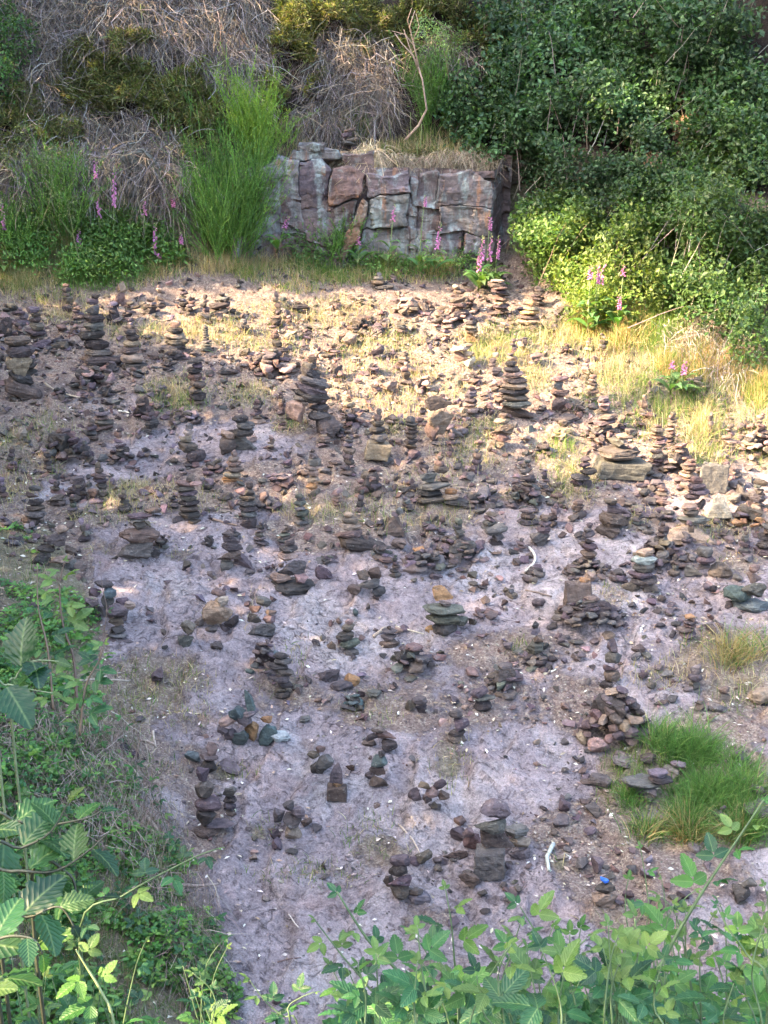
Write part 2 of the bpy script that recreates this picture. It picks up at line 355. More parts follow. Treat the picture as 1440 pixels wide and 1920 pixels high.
def cover(x, y, z):
    u, v, _ = project(x, y, z)
    d, g, _l = patches(u, v, GP+TALL)
    hd = hill_d(x, y)
    c = .33 + .42*fbm(x*1.1, y*1.1, 55, 4)
    c = c + .42*sstep(980, 760, v) + .1*sstep(1150, 1000, v)
    # bare slabs the photograph shows
    for (cu, cv, ru, rv) in [(400,830,190,45),(280,1120,150,55),(640,1160,250,80),(960,1440,130,70),(560,1450,150,60),(560,1800,190,190),(830,1520,130,60),(620,1540,120,45),(250,880,70,20),
                             (720,1080,120,30),(1030,1080,80,45),(60,960,60,40),(500,1680,130,60),(220,760,90,30),(620,1390,150,50)]:
        c = c - .75*np.clip(1.3-np.sqrt(((u-cu)/ru)**2+((v-cv)/rv)**2), 0, .8)
    for (cu, cv, ru, rv) in [(920,1210,150,40),(1100,1330,60,60),(700,1350,110,30),(1080,1560,120,60),(1150,1650,130,60),(380,1560,60,140),(1340,1390,90,60),(250,1420,110,90),(1280,1640,130,40),(600,1000,120,30)]:
        c = c + .55*np.clip(1.3-np.sqrt(((u-cu)/ru)**2+((v-cv)/rv)**2), 0, .8)
    c = c + .8*d
    bd = bank_d(x, y)
    c = np.where(bd > 0, 1.0, c); c = np.where(hd > -.25, 1.0, c); c = np.where(y < 4.6, 1, c)
    gg = np.where(hd > -.25, .8, np.where(bd > 0.05, .7, g*d))
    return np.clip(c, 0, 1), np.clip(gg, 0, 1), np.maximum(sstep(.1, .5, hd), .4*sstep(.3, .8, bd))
NXg, NYg = len(xs), len(ys)
cc, cg, ch = cover(GX.ravel(), GY.ravel(), GZ.ravel())
idx = np.arange(NXg*NYg).reshape(NYg, NXg)
Fg = np.stack([idx[:-1, :-1], idx[:-1, 1:], idx[1:, 1:], idx[1:, :-1]], -1).reshape(-1, 4)
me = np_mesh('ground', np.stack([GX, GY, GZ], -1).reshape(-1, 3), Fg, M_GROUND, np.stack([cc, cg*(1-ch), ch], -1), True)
tag(link('ground', me), kind='structure')

# ---------------------------------------------------------------- stone shapes shared by all cairns
def rock_mesh(name, seed, kind, sub):
    r = random.Random(seed); bm = bmesh.new(); pts = []
    if kind == 'slab':
        k = r.randint(5, 7); a0 = r.uniform(0, 6.28)
        for i in range(k):
            a = a0 + 6.283*i/k + r.uniform(-.3, .3); rr = r.uniform(.78, 1.0)
            x, y = math.cos(a)*rr*.5, math.sin(a)*rr*.5
            t = r.uniform(.3, .5); b = r.uniform(-.5, -.3); s = r.uniform(.62, .92)
            pts += [(x*s, y*s, t), (x*r.uniform(.55, .85), y*r.uniform(.55, .85), b), (x, y, r.uniform(-.15, .2))]
    elif kind == 'block':
        pw = r.uniform(2.6, 4.5); M_ = Euler((r.uniform(-.25, .25), r.uniform(-.25, .25), r.uniform(0, 3))).to_matrix()
        for i in range(12):
            v = Vector((r.gauss(0, 1), r.gauss(0, 1), r.gauss(0, 1))).normalized()
            k = (abs(v.x)**pw+abs(v.y)**pw+abs(v.z)**pw)**(1/pw); pts.append(tuple(M_ @ (v/k*.5*r.uniform(.86, 1.0))))
    elif kind == 'cube':
        for sx in (-1, 1):
            for sy in (-1, 1):
                for sz in (-1, 1):
                    pts.append((sx*.5*r.uniform(.70, 1), sy*.5*r.uniform(.72, 1), sz*.5*r.uniform(.75, 1)))
        for i in range(3): pts.append((r.uniform(-.4, .4), r.uniform(-.4, .4), r.choice((-.5, .5))*r.uniform(.9, 1.05)))
    elif kind == 'wedge':
        pts = [(-.5, -.42, -.5), (.5, -.4, -.5), (.48, .45, -.5), (-.5, .42, -.5), (-.46, -.4, -.3), (.5, -.38, -.25), (.06, -.1, .5), (.2, .2, .46), (-.42, .4, -.2), (.46, .42, -.2), (-.12, .1, .42)]
    elif kind == 'spike':
        pts = [(-.5, -.4, -.5), (.5, -.4, -.5), (.42, .42, -.5), (-.42, .42, -.5), (-.44, -.36, .1), (.38, -.3, .0), (.3, .3, .1), (-.3, .3, .2), (.1, 0, .5), (-.05, .1, .46)]
    else:
        for i in range(26):
            v = Vector((r.gauss(0, 1), r.gauss(0, 1), r.gauss(0, 1))).normalized()*.5*r.uniform(.86, 1.04); pts.append(tuple(v))
    vs_ = [bm.verts.new(p) for p in pts]
    res = bmesh.ops.convex_hull(bm, input=vs_)
    junk = [e for e in res['geom_interior']+res['geom_unused'] if isinstance(e, bmesh.types.BMVert)]
    if junk: bmesh.ops.delete(bm, geom=list(set(junk)), context='VERTS')
    if sub:
        bmesh.ops.bevel(bm, geom=list(bm.edges), offset=.028, segments=1, affect='EDGES', profile=.5)
        bmesh.ops.triangulate(bm, faces=bm.faces[:])
    for s in range(sub):
        if len(bm.faces) > 700: break
        es = [e for e in bm.edges if e.calc_length() > (.20, .11, .07)[s]]
        bmesh.ops.subdivide_edges(bm, edges=es, cuts=1); bmesh.ops.triangulate(bm, faces=bm.faces[:])
    if sub:
        from mathutils import noise as mn
        o = Vector((seed*1.7, seed*.3, 0))
        for v in bm.verts:
            n = Vector((mn.noise(v.co*4+o), mn.noise(v.co*4+o+Vector((9, 0, 0))), mn.noise(v.co*4+o+Vector((0, 9, 0)))))
            m = mn.noise(v.co*11+o)
            v.co += n*.05 + v.co.normalized()*m*.035
            v.co.z += .03*math.copysign(1, math.sin(v.co.z*25+seed+n.x*5))*(.5+m)
    mx = [max(abs(v.co[i]) for v in bm.verts) for i in range(3)]
    for v in bm.verts: v.co = Vector([v.co[i]*.5/mx[i] for i in range(3)])
    me = bpy.data.meshes.new(name); bm.to_mesh(me); bm.free(); me.materials.append(M_STONE); me.polygons.foreach_set('use_smooth', [False]*len(me.polygons))
    return me
RM = {}
for kd, cnt in (('slab', 16), ('block', 14), ('cube', 4), ('round', 8), ('wedge', 2), ('spike', 2)):
    RM[kd] = [rock_mesh('stone', 100*len(RM)+i, kd, 1) for i in range(cnt)]
    RM[kd+'_big'] = [rock_mesh('stone', 900+100*len(RM)+i, kd, 3) for i in range(max(2, cnt//3))]
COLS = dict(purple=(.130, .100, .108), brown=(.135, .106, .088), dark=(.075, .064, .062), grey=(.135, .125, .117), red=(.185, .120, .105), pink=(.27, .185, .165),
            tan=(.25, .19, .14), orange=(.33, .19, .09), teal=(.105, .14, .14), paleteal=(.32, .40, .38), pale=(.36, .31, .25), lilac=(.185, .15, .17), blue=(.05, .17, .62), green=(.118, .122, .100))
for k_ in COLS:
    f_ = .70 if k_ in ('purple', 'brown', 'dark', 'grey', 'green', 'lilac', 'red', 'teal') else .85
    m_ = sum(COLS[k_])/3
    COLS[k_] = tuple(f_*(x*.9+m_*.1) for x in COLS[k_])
COLS['blue'] = (.05, .17, .62)
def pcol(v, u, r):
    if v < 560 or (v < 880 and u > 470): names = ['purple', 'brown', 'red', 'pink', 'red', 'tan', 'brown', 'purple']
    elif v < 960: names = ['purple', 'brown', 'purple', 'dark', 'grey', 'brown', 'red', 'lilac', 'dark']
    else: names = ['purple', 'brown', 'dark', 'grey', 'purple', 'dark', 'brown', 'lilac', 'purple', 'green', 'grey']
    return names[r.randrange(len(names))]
def put_stone(parent, P, size, yaw, tilt, col, kind, r, name='stone'):
    c = COLS[col]; k = r.uniform(.82, 1.25)
    c = tuple(x*k*r.uniform(.94, 1.06) for x in c)
    big = size[0] > .15
    me_ = r.choice(RM[kind+('_big' if big else '')])
    return link(name, me_, parent, P, (tilt[0], tilt[1], yaw), size, c)
def sight(v):   # angle of view below the horizon at photo row v
    return PITCH + math.atan((v-960)/FPX)
NC = [0]
def base_at(u, vb, w):
    th = sight(vb); x, y, z, s = hit1(u, vb)
    d = w*s*.42
    y2 = y + d; z2 = float(gz(x, y2)[0])
    return x*(y2/y if y else 1), y2, min(z2, float(gz(x, y2-d*.6)[0])+.02), s, th
def cairn_root(x, y, z, label, group='stone cairns on the quarry slope'):
    NC[0] += 1
    return tag(empty('stone_cairn', (x, y, z)), label, 'cairn', group)
def add_stack(root, r, x0, y0, z0, w, h, n, s, v, u, taper=.45, cols=None, lean=0, jitter=.26, kinds=('slab', 'slab', 'block'), basekind=None):
    H = h*s; W = w*s; ws = []
    for i in range(n):
        t = i/max(1, n-1); ws.append(W*(1-(1-taper)*t**.9)*r.uniform(.72, 1.2))
    hs = [max(.012, r.uniform(.7, 1.3)*(.6+.4*q/W)) for q in ws]; k = H/sum(hs); hs = [q*k for q in hs]
    z = z0; x, y = x0, y0
    for i in range(n):
        kd = basekind if (i == 0 and basekind) else r.choice(kinds)
        if i == n-1 and n > 3 and r.random() < .4: kd = r.choice(('round', 'block', 'spike'))
        hh = hs[i]*1.09; dep = ws[i]*r.uniform(.65, .95)
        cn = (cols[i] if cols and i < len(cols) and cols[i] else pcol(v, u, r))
        tl = (r.gauss(0, .07), r.gauss(0, .13))
        put_stone(root, (x, y, z+hs[i]*.5), (ws[i], dep, hh), r.choice((0, math.pi))+r.gauss(0, .35), tl, cn, kd, r)
        z += hs[i]*.97; x = x0 + lean*(i+1)/n*W + r.gauss(0, jitter*.35)*ws[i]; y = y0 + r.gauss(0, .05)*ws[i]
def S(u, vb, w, h, n, label, **k):
    r = random.Random(u*31+vb); x, y, z, s, th = base_at(u, vb, w)
    H = (h - w*.35*math.sin(th)*.6)/math.cos(th)
    root = cairn_root(x, y, z-.01, label)
    add_stack(root, r, 0, 0, 0, w, H, n, s, vb, u, **k)
    sk = k.get('skirt', 0)
    return root
def P(u, vb, w, h, n, label, top=None, cols=None, ssz=None, kinds=('block', 'slab', 'slab', 'block', 'slab')):
    """heap of stones; top=(n, w, h px) puts a small stack on its summit"""
    r = random.Random(u*17+vb*3); th = sight(vb); x, y, z, s = hit1(u, vb)
    R = w*s*.5; D = R*.8; y += D; z = float(gz(x*(y/(y-D)), y)[0]); x *= y/(y-D)
    th2 = th; H0 = h*s
    hh_top = top[2] if top else 0
    # apparent height = H cos + slope-aware depth
    H = max(.35*R, (H0 - hh_top*s - 2*D*math.sin(th+.0)*.55)/math.cos(th))
    root = cairn_root(x, y, z-.01, label)
    sz0 = (ssz*s) if ssz else 2*R/max(2.2, math.sqrt(n)*.80)
    for i in range(n):
        q = math.sqrt((i+.35)/n); a = i*2.39996+r.uniform(-.3, .3)
        px, py = math.cos(a)*q*(R-sz0*.35), math.sin(a)*q*(D-sz0*.3)
        gl = float(gz(x+px, y+py)[0])-z
        pz = H*(1-q**1.3)
        sz = sz0*r.uniform(.7, 1.35); kd = r.choice(kinds)
        hz = sz*(r.uniform(.22, .38) if kd == 'slab' else r.uniform(.42, .7))
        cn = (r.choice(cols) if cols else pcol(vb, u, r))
        put_stone(root, (px, py, max(gl*q, 0 if pz > .03 else gl)+max(pz-hz*.5, hz*.36)), (sz, sz*r.uniform(.7, .95), hz), r.uniform(0, 6.28), (r.gauss(0, .22), r.gauss(0, .22)), cn, kd, r)
    put_stone(root, (0, 0, H*.42), (R*1.25, D*1.2, H*.78), 0, (0, 0), 'dark', 'block', r)
    if top:
        add_stack(root, r, 0, 0, H*.93, top[1], top[2]/math.cos(th), top[0], s, vb, u)
    return root
def X(u, vb, stones, label, name='stone_cairn', depth=.72):
    """cairn whose single stones are known: (du, top row, bottom row, width px, tilt deg, colour, shape[, dy px])"""
    r = random.Random(u*13+vb); w0 = stones[0][3]; x, y, z, s, th = base_at(u, vb, w0)
    root = cairn_root(x, y, z-.008, label); done = []
    for i, st in enumerate(stones):
        du, vt, vbt, w, tl, col, kd = st[:7]; px, py = du*s, (st[7]*s if len(st) > 7 else 0)
        dep = w*depth*r.uniform(.85, 1.0); app = vbt-vt
        hh = max(app*.42, (app - dep*math.sin(th)*.38)/math.cos(th))*s
        zb = (vb-vbt)*s/math.cos(th); W, D = w*s, dep*s
        if abs(vbt-vb) > 3: zb -= D*.10*math.sin(th)
        sup = [q for q in done if abs(px-q[0]) < .36*(W+q[2]) and abs(py-q[1]) < .40*(D+q[3]) and q[4] < zb+hh*.7]
        gnd = float(gz(x+px, y+py)[0])-z
        if sup: zb = min(zb, max(max(q[4] for q in sup)-.012*hh, gnd))       # rests on the stone below
        elif zb-gnd > .012:                                                   # it stands on the ground further back
            d = (zb-gnd)/(math.tan(th)+.3); py += d; zb = float(gz(x+px, y+py)[0])-z-.01
        done.append((px, py, W, D, zb+hh))
        fl = 0 if r.random() < .5 else 1
        put_stone(root, (px, py, zb+hh*.5), (W, D, hh*1.10), fl*math.pi, (r.gauss(0, .06), r.gauss(0, .04)+math.radians(-tl if fl else tl)), col, kd, r)
    return root
# ---------------------------------------------------------------- cairns: left part of the upper slope
X(45,757,[(0,722,757,78,22,'brown','slab'),(-2,708,730,52,20,'dark','slab'),(2,673,716,66,12,'tan','block'),(3,655,682,58,-4,'dark','slab'),(-2,636,657,52,0,'brown','slab')],'cairn of five big tilted slabs at the left edge with pale brown middle block')
S(73,660,48,82,7,'stack of mixed slabs just behind the big tilted slab cairn at the left edge',taper=.5)
P(12,645,55,62,12,'heap of pinkish stones cut by the left edge of the photo on the upper slope',cols=['red','pink','purple','brown'])
X(187,700,[(6,676,702,80,3,'dark','slab'),(2,665,683,58,0,'brown','slab'),(-2,648,668,50,4,'dark','slab'),(-10,630,650,54,-3,'dark','slab'),(-5,614,632,42,2,'grey','slab'),(-4,600,617,44,3,'dark','slab'),(-5,583,602,32,0,'grey','block'),(-3,573,586,26,2,'purple','slab'),(3,564,575,20,0,'dark','block')],'tall cairn of nine dark slabs on a wide flat base, tallest in the upper left')
P(213,612,40,50,9,'small heap of stones leaning on the right of the tallest upper left cairn')
X(250,700,[(4,682,702,60,2,'dark','slab'),(0,664,684,46,0,'tan','slab'),(-2,652,668,40,-4,'brown','slab'),(0,642,655,34,3,'tan','slab'),(3,631,645,27,0,'dark','slab'),(-1,621,633,24,0,'dark','slab')],'squat cairn of six brown slabs just right of the tallest dark slab cairn')
P(172,740,98,55,18,'heap of brown blocks with a pinkish block in front below the tallest upper left cairn',cols=['brown','brown','purple','grey','pink'])
X(229,577,[(-4,552,577,26,0,'red','block'),(8,556,577,18,-25,'pink','block'),(0,532,553,22,0,'tan','block')],'small cairn with one round pale cap stone beside the green bank at top left')
S(285,592,34,32,4,'lower left one of two touching small stacks right of the round capped cairn')
S(302,583,28,44,6,'taller right one of two touching small stacks with a pinkish tip stone',cols=['brown','grey','tan','brown','tan','pink'])
S(343,590,36,52,7,'narrow red brown stack left of the big heap under the tall grass')
S(357,592,26,38,5,'short narrow stack squeezed between the red brown stack and the big heap')
P(413,606,100,60,24,'big heap of pale and dark stones crowned by dark round blocks below the broom',top=(3,40,30),cols=['brown','pink','tan','purple','grey','dark'])
X(330,672,[(0,654,674,68,0,'dark','slab'),(-6,645,660,52,-3,'grey','slab'),(2,634,650,48,0,'brown','slab'),(0,625,638,42,2,'tan','slab'),(0,615,628,34,0,'dark','slab'),(2,604,618,22,-8,'pink','block')],'cone shaped cairn of slabs with a pinkish triangular top stone')
P(322,690,80,34,14,'low apron of dark stones around the foot of the cone shaped cairn',cols=['dark','purple','brown'])
S(387,666,27,53,11,'slim pointed cairn of eleven thin slabs',taper=.28,kinds=('slab',),jitter=.06,cols=['grey']*11)
S(370,768,34,92,8,'crooked tall stack with an overhanging round top stone left of the grass patch',taper=.85,jitter=.4)
S(316,702,28,28,4,'tiny dark stack below the cone shaped cairn',cols=['dark']*4)
S(190,815,46,46,5,'small cairn on reddish base slabs standing on the bare grey slab at left',cols=['red','brown','red','purple','dark'])
P(268,793,55,55,11,'heap with a thin slab tip beside the white curved stick')
P(125,882,105,68,22,'wide heap of dark angular stones with one tan block on top at the left')
P(230,886,62,72,16,'rounded cairn of blocks with a small slab stack on top on bare rock',top=(3,26,30))
X(360,878,[(0,848,880,58,3,'dark','block'),(-6,836,858,42,20,'brown','slab'),(-8,825,838,26,3,'tan','slab'),(-4,812,827,22,0,'pale','block'),(-2,800,814,16,0,'grey','spike')],'five stone cairn on one big dark block with a pale stone under its tip')
X(440,864,[(-20,828,864,50,0,'brown','block'),(18,828,864,50,0,'grey','block',6),(-12,814,834,30,0,'tan','block'),(20,824,842,44,0,'tan','slab'),(18,810,828,42,0,'dark','slab'),(22,797,813,38,4,'grey','slab'),(12,785,799,34,-4,'dark','slab')],'double cairn of big brown blocks with dark slabs laid on the right one')
X(437,918,[(-2,903,918,44,0,'orange','block'),(0,892,905,36,0,'tan','slab'),(4,882,895,38,4,'brown','slab'),(2,873,884,30,0,'red','slab'),(3,864,875,22,0,'tan','slab'),(4,853,866,15,0,'pink','block')],'slim stack on a bright orange base block')
# middle of the upper slope
X(519,672,[(4,656,672,42,2,'dark','slab'),(0,640,658,23,0,'dark','block'),(-3,631,643,18,0,'brown','slab'),(-2,623,633,12,0,'red','block')],'four stone cairn of dark slab and block on a mound of pinkish rubble')
P(508,717,118,52,26,'mound of pinkish rubble under the dark four stone cairn',cols=['pink','red','purple','tan','brown'])
X(598,830,[(10,790,832,72,8,'brown','block'),(38,808,834,40,10,'dark','block'),(-34,762,806,60,0,'tan','block'),(-62,770,792,32,0,'brown','slab'),(2,780,806,46,0,'grey','round'),(2,770,784,38,0,'dark','slab'),(4,757,772,24,-5,'purple','block'),(-28,752,768,40,8,'grey','slab'),(-12,742,766,70,12,'dark','slab'),(-14,730,752,66,14,'purple','slab'),(-8,716,738,62,18,'grey','slab'),(-12,704,724,46,26,'dark','slab'),(-18,692,706,30,10,'grey','slab'),(-10,680,694,18,0,'brown','block')],'biggest cairn of the upper middle, tilted slabs piled on large rounded blocks')
S(528,808,24,60,8,'thin little tower left of the biggest upper cairn',taper=.45)
S(675,577,28,26,4,'tiny stack of brown slabs near the tall grass')
P(630,585,44,30,12,'small pinkish heap near the top of the slope under the dry grass',cols=['pink','red','brown'])
X(714,550,[(2,541,552,46,0,'grey','slab'),(-6,533,543,32,0,'brown','slab'),(-4,526,535,22,0,'grey','slab'),(-4,519,528,12,0,'grey','block')],'flat four slab cairn at the cliff foot, highest of the upper slope')
S(736,532,22,18,4,'tiny grey stack behind the flat four slab cairn at the cliff foot')
X(560,592,[(4,580,592,40,14,'dark','slab'),(-10,583,594,26,-10,'brown','slab'),(-2,574,585,46,6,'dark','slab'),(-2,571,576,14,0,'brown','block')],'low bridge of dark slabs lying over two stones on dry grass')
P(675,628,52,34,12,'low heap of tilted thin slabs beside a round pale boulder',kinds=('slab','slab','block'))
S(753,635,27,30,5,'neat dark stack of five even slabs on the dry grass',taper=.6,cols=['dark','brown','dark','grey','brown'],kinds=('slab',),jitter=.06)
P(722,619,40,32,9,'small heap left of the neat dark five slab stack')
P(765,602,92,34,22,'broad pinkish rubble heap in the sunlit grass',cols=['pink','red','brown','pink','tan'])
P(857,618,80,78,30,'tall rugged heap like a pillar in the upper middle',top=(5,40,42))
S(837,646,28,33,5,'small five slab stack left in front of the rugged pillar heap',taper=.75)
X(883,655,[(4,645,657,30,0,'grey','block'),(0,630,648,28,0,'orange','block'),(0,621,632,26,4,'brown','slab'),(-2,614,623,30,2,'tan','slab'),(0,606,615,24,0,'dark','slab')],'small stack with an orange block low in it, right of the rugged pillar heap')
S(936,597,44,76,11,'tall wobbly cairn of blocks beside the foxglove at the cliff corner',taper=.85,jitter=.35,kinds=('block','slab','round'),cols=['brown','red','brown','purple','tan','red','brown','purple','red','brown','tan'])
P(943,635,44,36,10,'heap of flat stones below the wobbly block cairn',kinds=('slab','slab','block'))
S(737,678,22,24,3,'three small brown stones stacked above the sunlit block')
X(757,714,[(6,690,714,54,6,'tan','block'),(0,684,692,26,0,'brown','slab'),(1,678,686,22,0,'tan','slab'),(1,672,680,16,0,'brown','slab'),(1,667,674,10,0,'tan','block')],'tiny stack on top of one long sunlit brown block')
S(668,687,26,22,4,'little low stack of dark slabs in the dry grass')
S(625,672,26,24,5,'little stack of brown slabs above the rubble heap with the biggest cairn on its left')
P(630,718,40,48,12,'knobbly pinkish heap in the grass right above the biggest upper cairn',cols=['pink','red','brown','purple'])
P(580,707,44,42,10,'loose heap directly behind the biggest upper cairn')
X(868,703,[(-12,688,704,40,0,'tan','block'),(14,678,703,26,0,'pale','block'),(-4,668,690,34,0,'pink','block'),(10,665,680,26,10,'tan','block'),(-6,658,670,40,-8,'pale','slab'),(6,654,662,22,0,'tan','slab')],'clump of large cream coloured blocks in full sun')
P(795,748,52,42,12,'sunlit heap of pink blocks beside a large reddish boulder',cols=['pink','red','tan'])
P(880,792,66,60,22,'sunlit pinkish heap with a broad stack of flat stones on top',top=(5,40,50),cols=['pink','red','brown','purple'])
P(815,768,56,26,10,'low reddish heap behind the balanced boulder',cols=['red','pink','brown'])
X(824,846,[(6,836,850,70,0,'grey','slab'),(-8,806,844,44,8,'red','block'),(30,800,822,34,0,'grey','block',8),(4,780,830,64,18,'tan','block'),(-5,755,784,52,-18,'dark','block')],'balanced cairn with a large tan boulder and a dark pitted slab tilted on top')
X(770,868,[(0,850,870,38,0,'purple','block'),(0,838,853,24,0,'brown','block'),(1,829,840,30,0,'dark','slab'),(0,821,831,24,3,'brown','slab'),(1,813,823,26,-3,'dark','slab'),(2,806,815,22,0,'brown','slab'),(1,800,808,26,0,'dark','slab'),(0,788,802,19,0,'grey','slab')],'slender stack of eight thin slabs left of the balanced boulder cairn')
X(708,872,[(-10,860,874,26,0,'dark','round'),(14,860,874,28,0,'grey','block'),(0,828,866,52,2,'tan','cube'),(2,814,832,34,0,'grey','slab'),(-1,801,816,32,0,'dark','slab'),(0,790,803,26,0,'brown','slab'),(0,780,792,18,0,'red','slab'),(2,770,782,13,0,'brown','block')],'cairn on a big square brown block with ever smaller slabs above')
P(660,802,50,46,12,'heap topped by a square brown stone right of the biggest upper cairn')
S(653,896,32,78,8,'thin knobbly stack left of the cairn on the square brown block',taper=.5,kinds=('slab','round','block'))
X(585,938,[(2,920,940,36,0,'brown','block'),(0,906,922,24,0,'orange','block'),(2,894,908,26,0,'tan','block'),(4,884,896,22,8,'tan','slab'),(-2,875,886,30,12,'tan','slab'),(6,862,877,28,-4,'grey','slab'),(2,852,864,20,0,'purple','block'),(2,845,854,10,0,'brown','round')],'tall thin stack with tan and orange blocks in its lower half')
X(940,850,[(0,833,851,44,0,'brown','block'),(0,820,836,30,0,'red','slab'),(2,800,822,46,0,'brown','block'),(-2,790,802,30,0,'tan','slab'),(2,781,792,20,0,'brown','block')],'cairn with a wide brown block halfway up, left of the tall slab column')
P(893,892,44,62,12,'narrow brown heap with stacked top in the shaded grass',top=(4,26,44))
# right part of the upper slope
S(1010,578,28,40,7,'dark little tower of slabs before the green thicket',taper=.6,cols=['dark','grey','dark','purple','dark','grey','dark'],kinds=('slab',))
X(990,628,[(4,614,630,56,0,'brown','block'),(0,606,617,52,3,'tan','slab'),(-2,599,609,46,2,'brown','slab'),(2,591,601,40,2,'orange','slab'),(6,582,592,34,4,'tan','slab'),(4,573,584,24,4,'orange','slab'),(10,568,575,12,0,'red','block')],'cairn of lit orange slabs in front of the dark little tower')
P(1060,612,66,36,16,'dark jumbled heap at the foot of the thicket',cols=['dark','purple','brown'])
P(1036,636,38,30,7,'small dark rounded cairn below the jumbled heap',cols=['dark','purple'])
S(1002,690,26,28,4,'small cairn with an overhanging flat top in straw coloured grass',taper=1.0)
X(966,795,[(4,768,797,74,6,'brown','block'),(0,755,772,60,0,'grey','slab'),(-2,744,758,54,3,'brown','slab'),(-4,733,747,60,-3,'dark','slab'),(-2,722,736,54,2,'tan','slab'),(-4,711,725,48,0,'brown','slab'),(-6,701,714,42,0,'tan','slab'),(-10,691,703,32,0,'brown','slab'),(-12,682,693,22,0,'dark','slab')],'tall column of nine wide slabs with its foot on a long brown block')
X(1048,778,[(0,743,780,36,0,'red','round'),(-2,732,746,40,8,'red','slab'),(-2,718,736,30,0,'grey','block'),(-2,708,720,34,0,'pink','slab'),(0,702,710,12,0,'red','block')],'cairn standing on one big round reddish boulder')
S(1097,716,24,44,5,'grey topped small stack in the yellow grass, left of two in a row',kinds=('slab','block'))
S(1103,662,18,26,4,'tiny pinkish stack high in the yellow grass at right',cols=['tan','pink','pink','red'])
S(1110,757,24,52,7,'slim stack with a round red cap beside the grassy bank',taper=.8,kinds=('slab',),cols=['brown','tan','brown','tan','brown','tan','red'])
P(1130,842,84,92,40,'broad pyramid of many flat brown stones in the right middle',top=(6,50,52),cols=['brown','red','tan','purple','brown'],kinds=('slab','slab','block'))
S(1217,752,20,36,3,'three stone leaning stack in the green grass')
P(1203,795,56,50,10,'leaning cairn of reddish blocks at the foot of the grass',top=(2,24,26),cols=['red','brown','purple'])
P(1302,748,60,32,13,'bright heap half buried in the sunlit grassy bank',cols=['pink','tan','tan','brown'])
S(1256,842,32,70,9,'tall pointed reddish cairn beside the tallest straw grass',taper=.4,cols=['brown','red','brown','red','tan','red','brown','red','brown'])
P(1268,898,70,64,18,'stepped heap of flat reddish stones below the tall pointed cairn',cols=['red','brown','tan','purple'],kinds=('slab','slab','block'))
S(1228,882,30,82,10,'uneven reddish stack left of the stepped heap',taper=.8,cols=['brown','red','tan','red','brown','purple','red','tan','brown','red'])
S(1289,906,32,42,6,'stub of five even red slabs beside the upright grey slab',taper=.75,cols=['red','tan','red','brown','red','red'],kinds=('slab',))
P(1418,872,100,84,34,'big sunlit heap of pinkish stones at the right edge',top=(5,28,34),cols=['pink','tan','red','tan','brown'])
X(1160,912,[(2,870,914,108,0,'grey','cube'),(-5,848,876,88,-4,'brown','slab'),(-2,832,852,46,8,'grey','block'),(18,848,856,16,0,'pink','block',-8),(6,824,836,34,0,'tan','slab'),(14,816,826,20,0,'brown','slab')],'huge flat grey slab with a broad brown slab laid on it, in the right middle')
X(1090,930,[(-2,914,932,34,10,'tan','slab'),(10,900,918,24,0,'dark','block'),(-10,900,918,28,0,'purple','block'),(-2,889,904,40,2,'grey','slab'),(10,878,892,34,0,'dark','slab'),(4,866,880,22,0,'purple','round'),(6,855,868,24,-12,'purple','round'),(8,842,857,20,0,'red','block')],'wobbly cairn of rounded purple stones left of the huge flat slab')
S(1361,882,16,30,4,'tiny slim stack near the right edge behind the upright grey slab')
P(1017,862,44,36,10,'small heap of round dark stones right of the shaded grass',cols=['dark','purple','red'])
P(1052,831,38,28,7,'small heap with an orange block above the round dark stones',cols=['orange','tan','brown'])
P(1372,902,40,30,9,'low brown heap behind the right edge rubble',cols=['brown','red','purple'])
# middle band, left
X(66,990,[(0,968,992,56,4,'brown','block'),(2,955,972,46,3,'grey','slab'),(4,945,958,36,0,'brown','slab'),(4,932,948,32,0,'dark','block'),(4,918,935,32,0,'brown','block'),(5,910,921,24,0,'grey','slab')],'stout cairn of brown blocks on pink bare rock at the left')
S(110,953,44,52,5,'cairn of broad brown slabs beside the clump of pink boulders',kinds=('block','slab'),cols=['brown','brown','red','brown','dark'])
P(148,946,62,56,12,'clump of angular pinkish blocks between two stacks at the left',cols=['brown','pink','purple','brown'])
X(188,950,[(-5,938,956,36,0,'pink','round'),(-6,922,942,34,0,'red','block'),(6,922,936,26,0,'brown','block',4),(6,912,925,24,0,'dark','slab'),(3,902,914,30,0,'purple','slab'),(2,893,904,32,14,'red','slab'),(2,883,895,18,10,'brown','slab'),(2,872,885,11,0,'dark','spike')],'pointed stack rising from a rounded pink boulder')
S(6,946,32,50,5,'brown stack cut by the left edge of the photo in straw grass')
X(115,1072,[(-35,1032,1062,44,0,'dark','block'),(-38,1052,1074,30,30,'purple','block'),(10,1040,1062,40,0,'grey','block'),(30,1050,1072,34,0,'brown','block',6),(0,1024,1042,50,-5,'tan','block'),(-25,1012,1026,36,6,'dark','slab'),(2,996,1026,56,0,'purple','block'),(20,998,1018,26,0,'brown','block',5),(4,982,998,36,0,'tan','block'),(22,975,992,22,20,'brown','block')],'top heavy cairn with a big overhanging purple block, left of the flat oval slabs')
X(257,1052,[(-5,1046,1056,30,0,'grey','slab'),(28,1032,1050,36,0,'dark','block',5),(-4,1012,1052,90,-8,'grey','block'),(5,987,1016,84,6,'brown','slab'),(30,996,1010,26,0,'tan','slab'),(6,974,992,32,0,'brown','block'),(6,968,977,42,3,'grey','slab'),(10,958,970,52,-3,'purple','slab'),(34,950,962,36,0,'brown','slab',6)],'cairn of two very broad oval slabs with small flat stones on top')
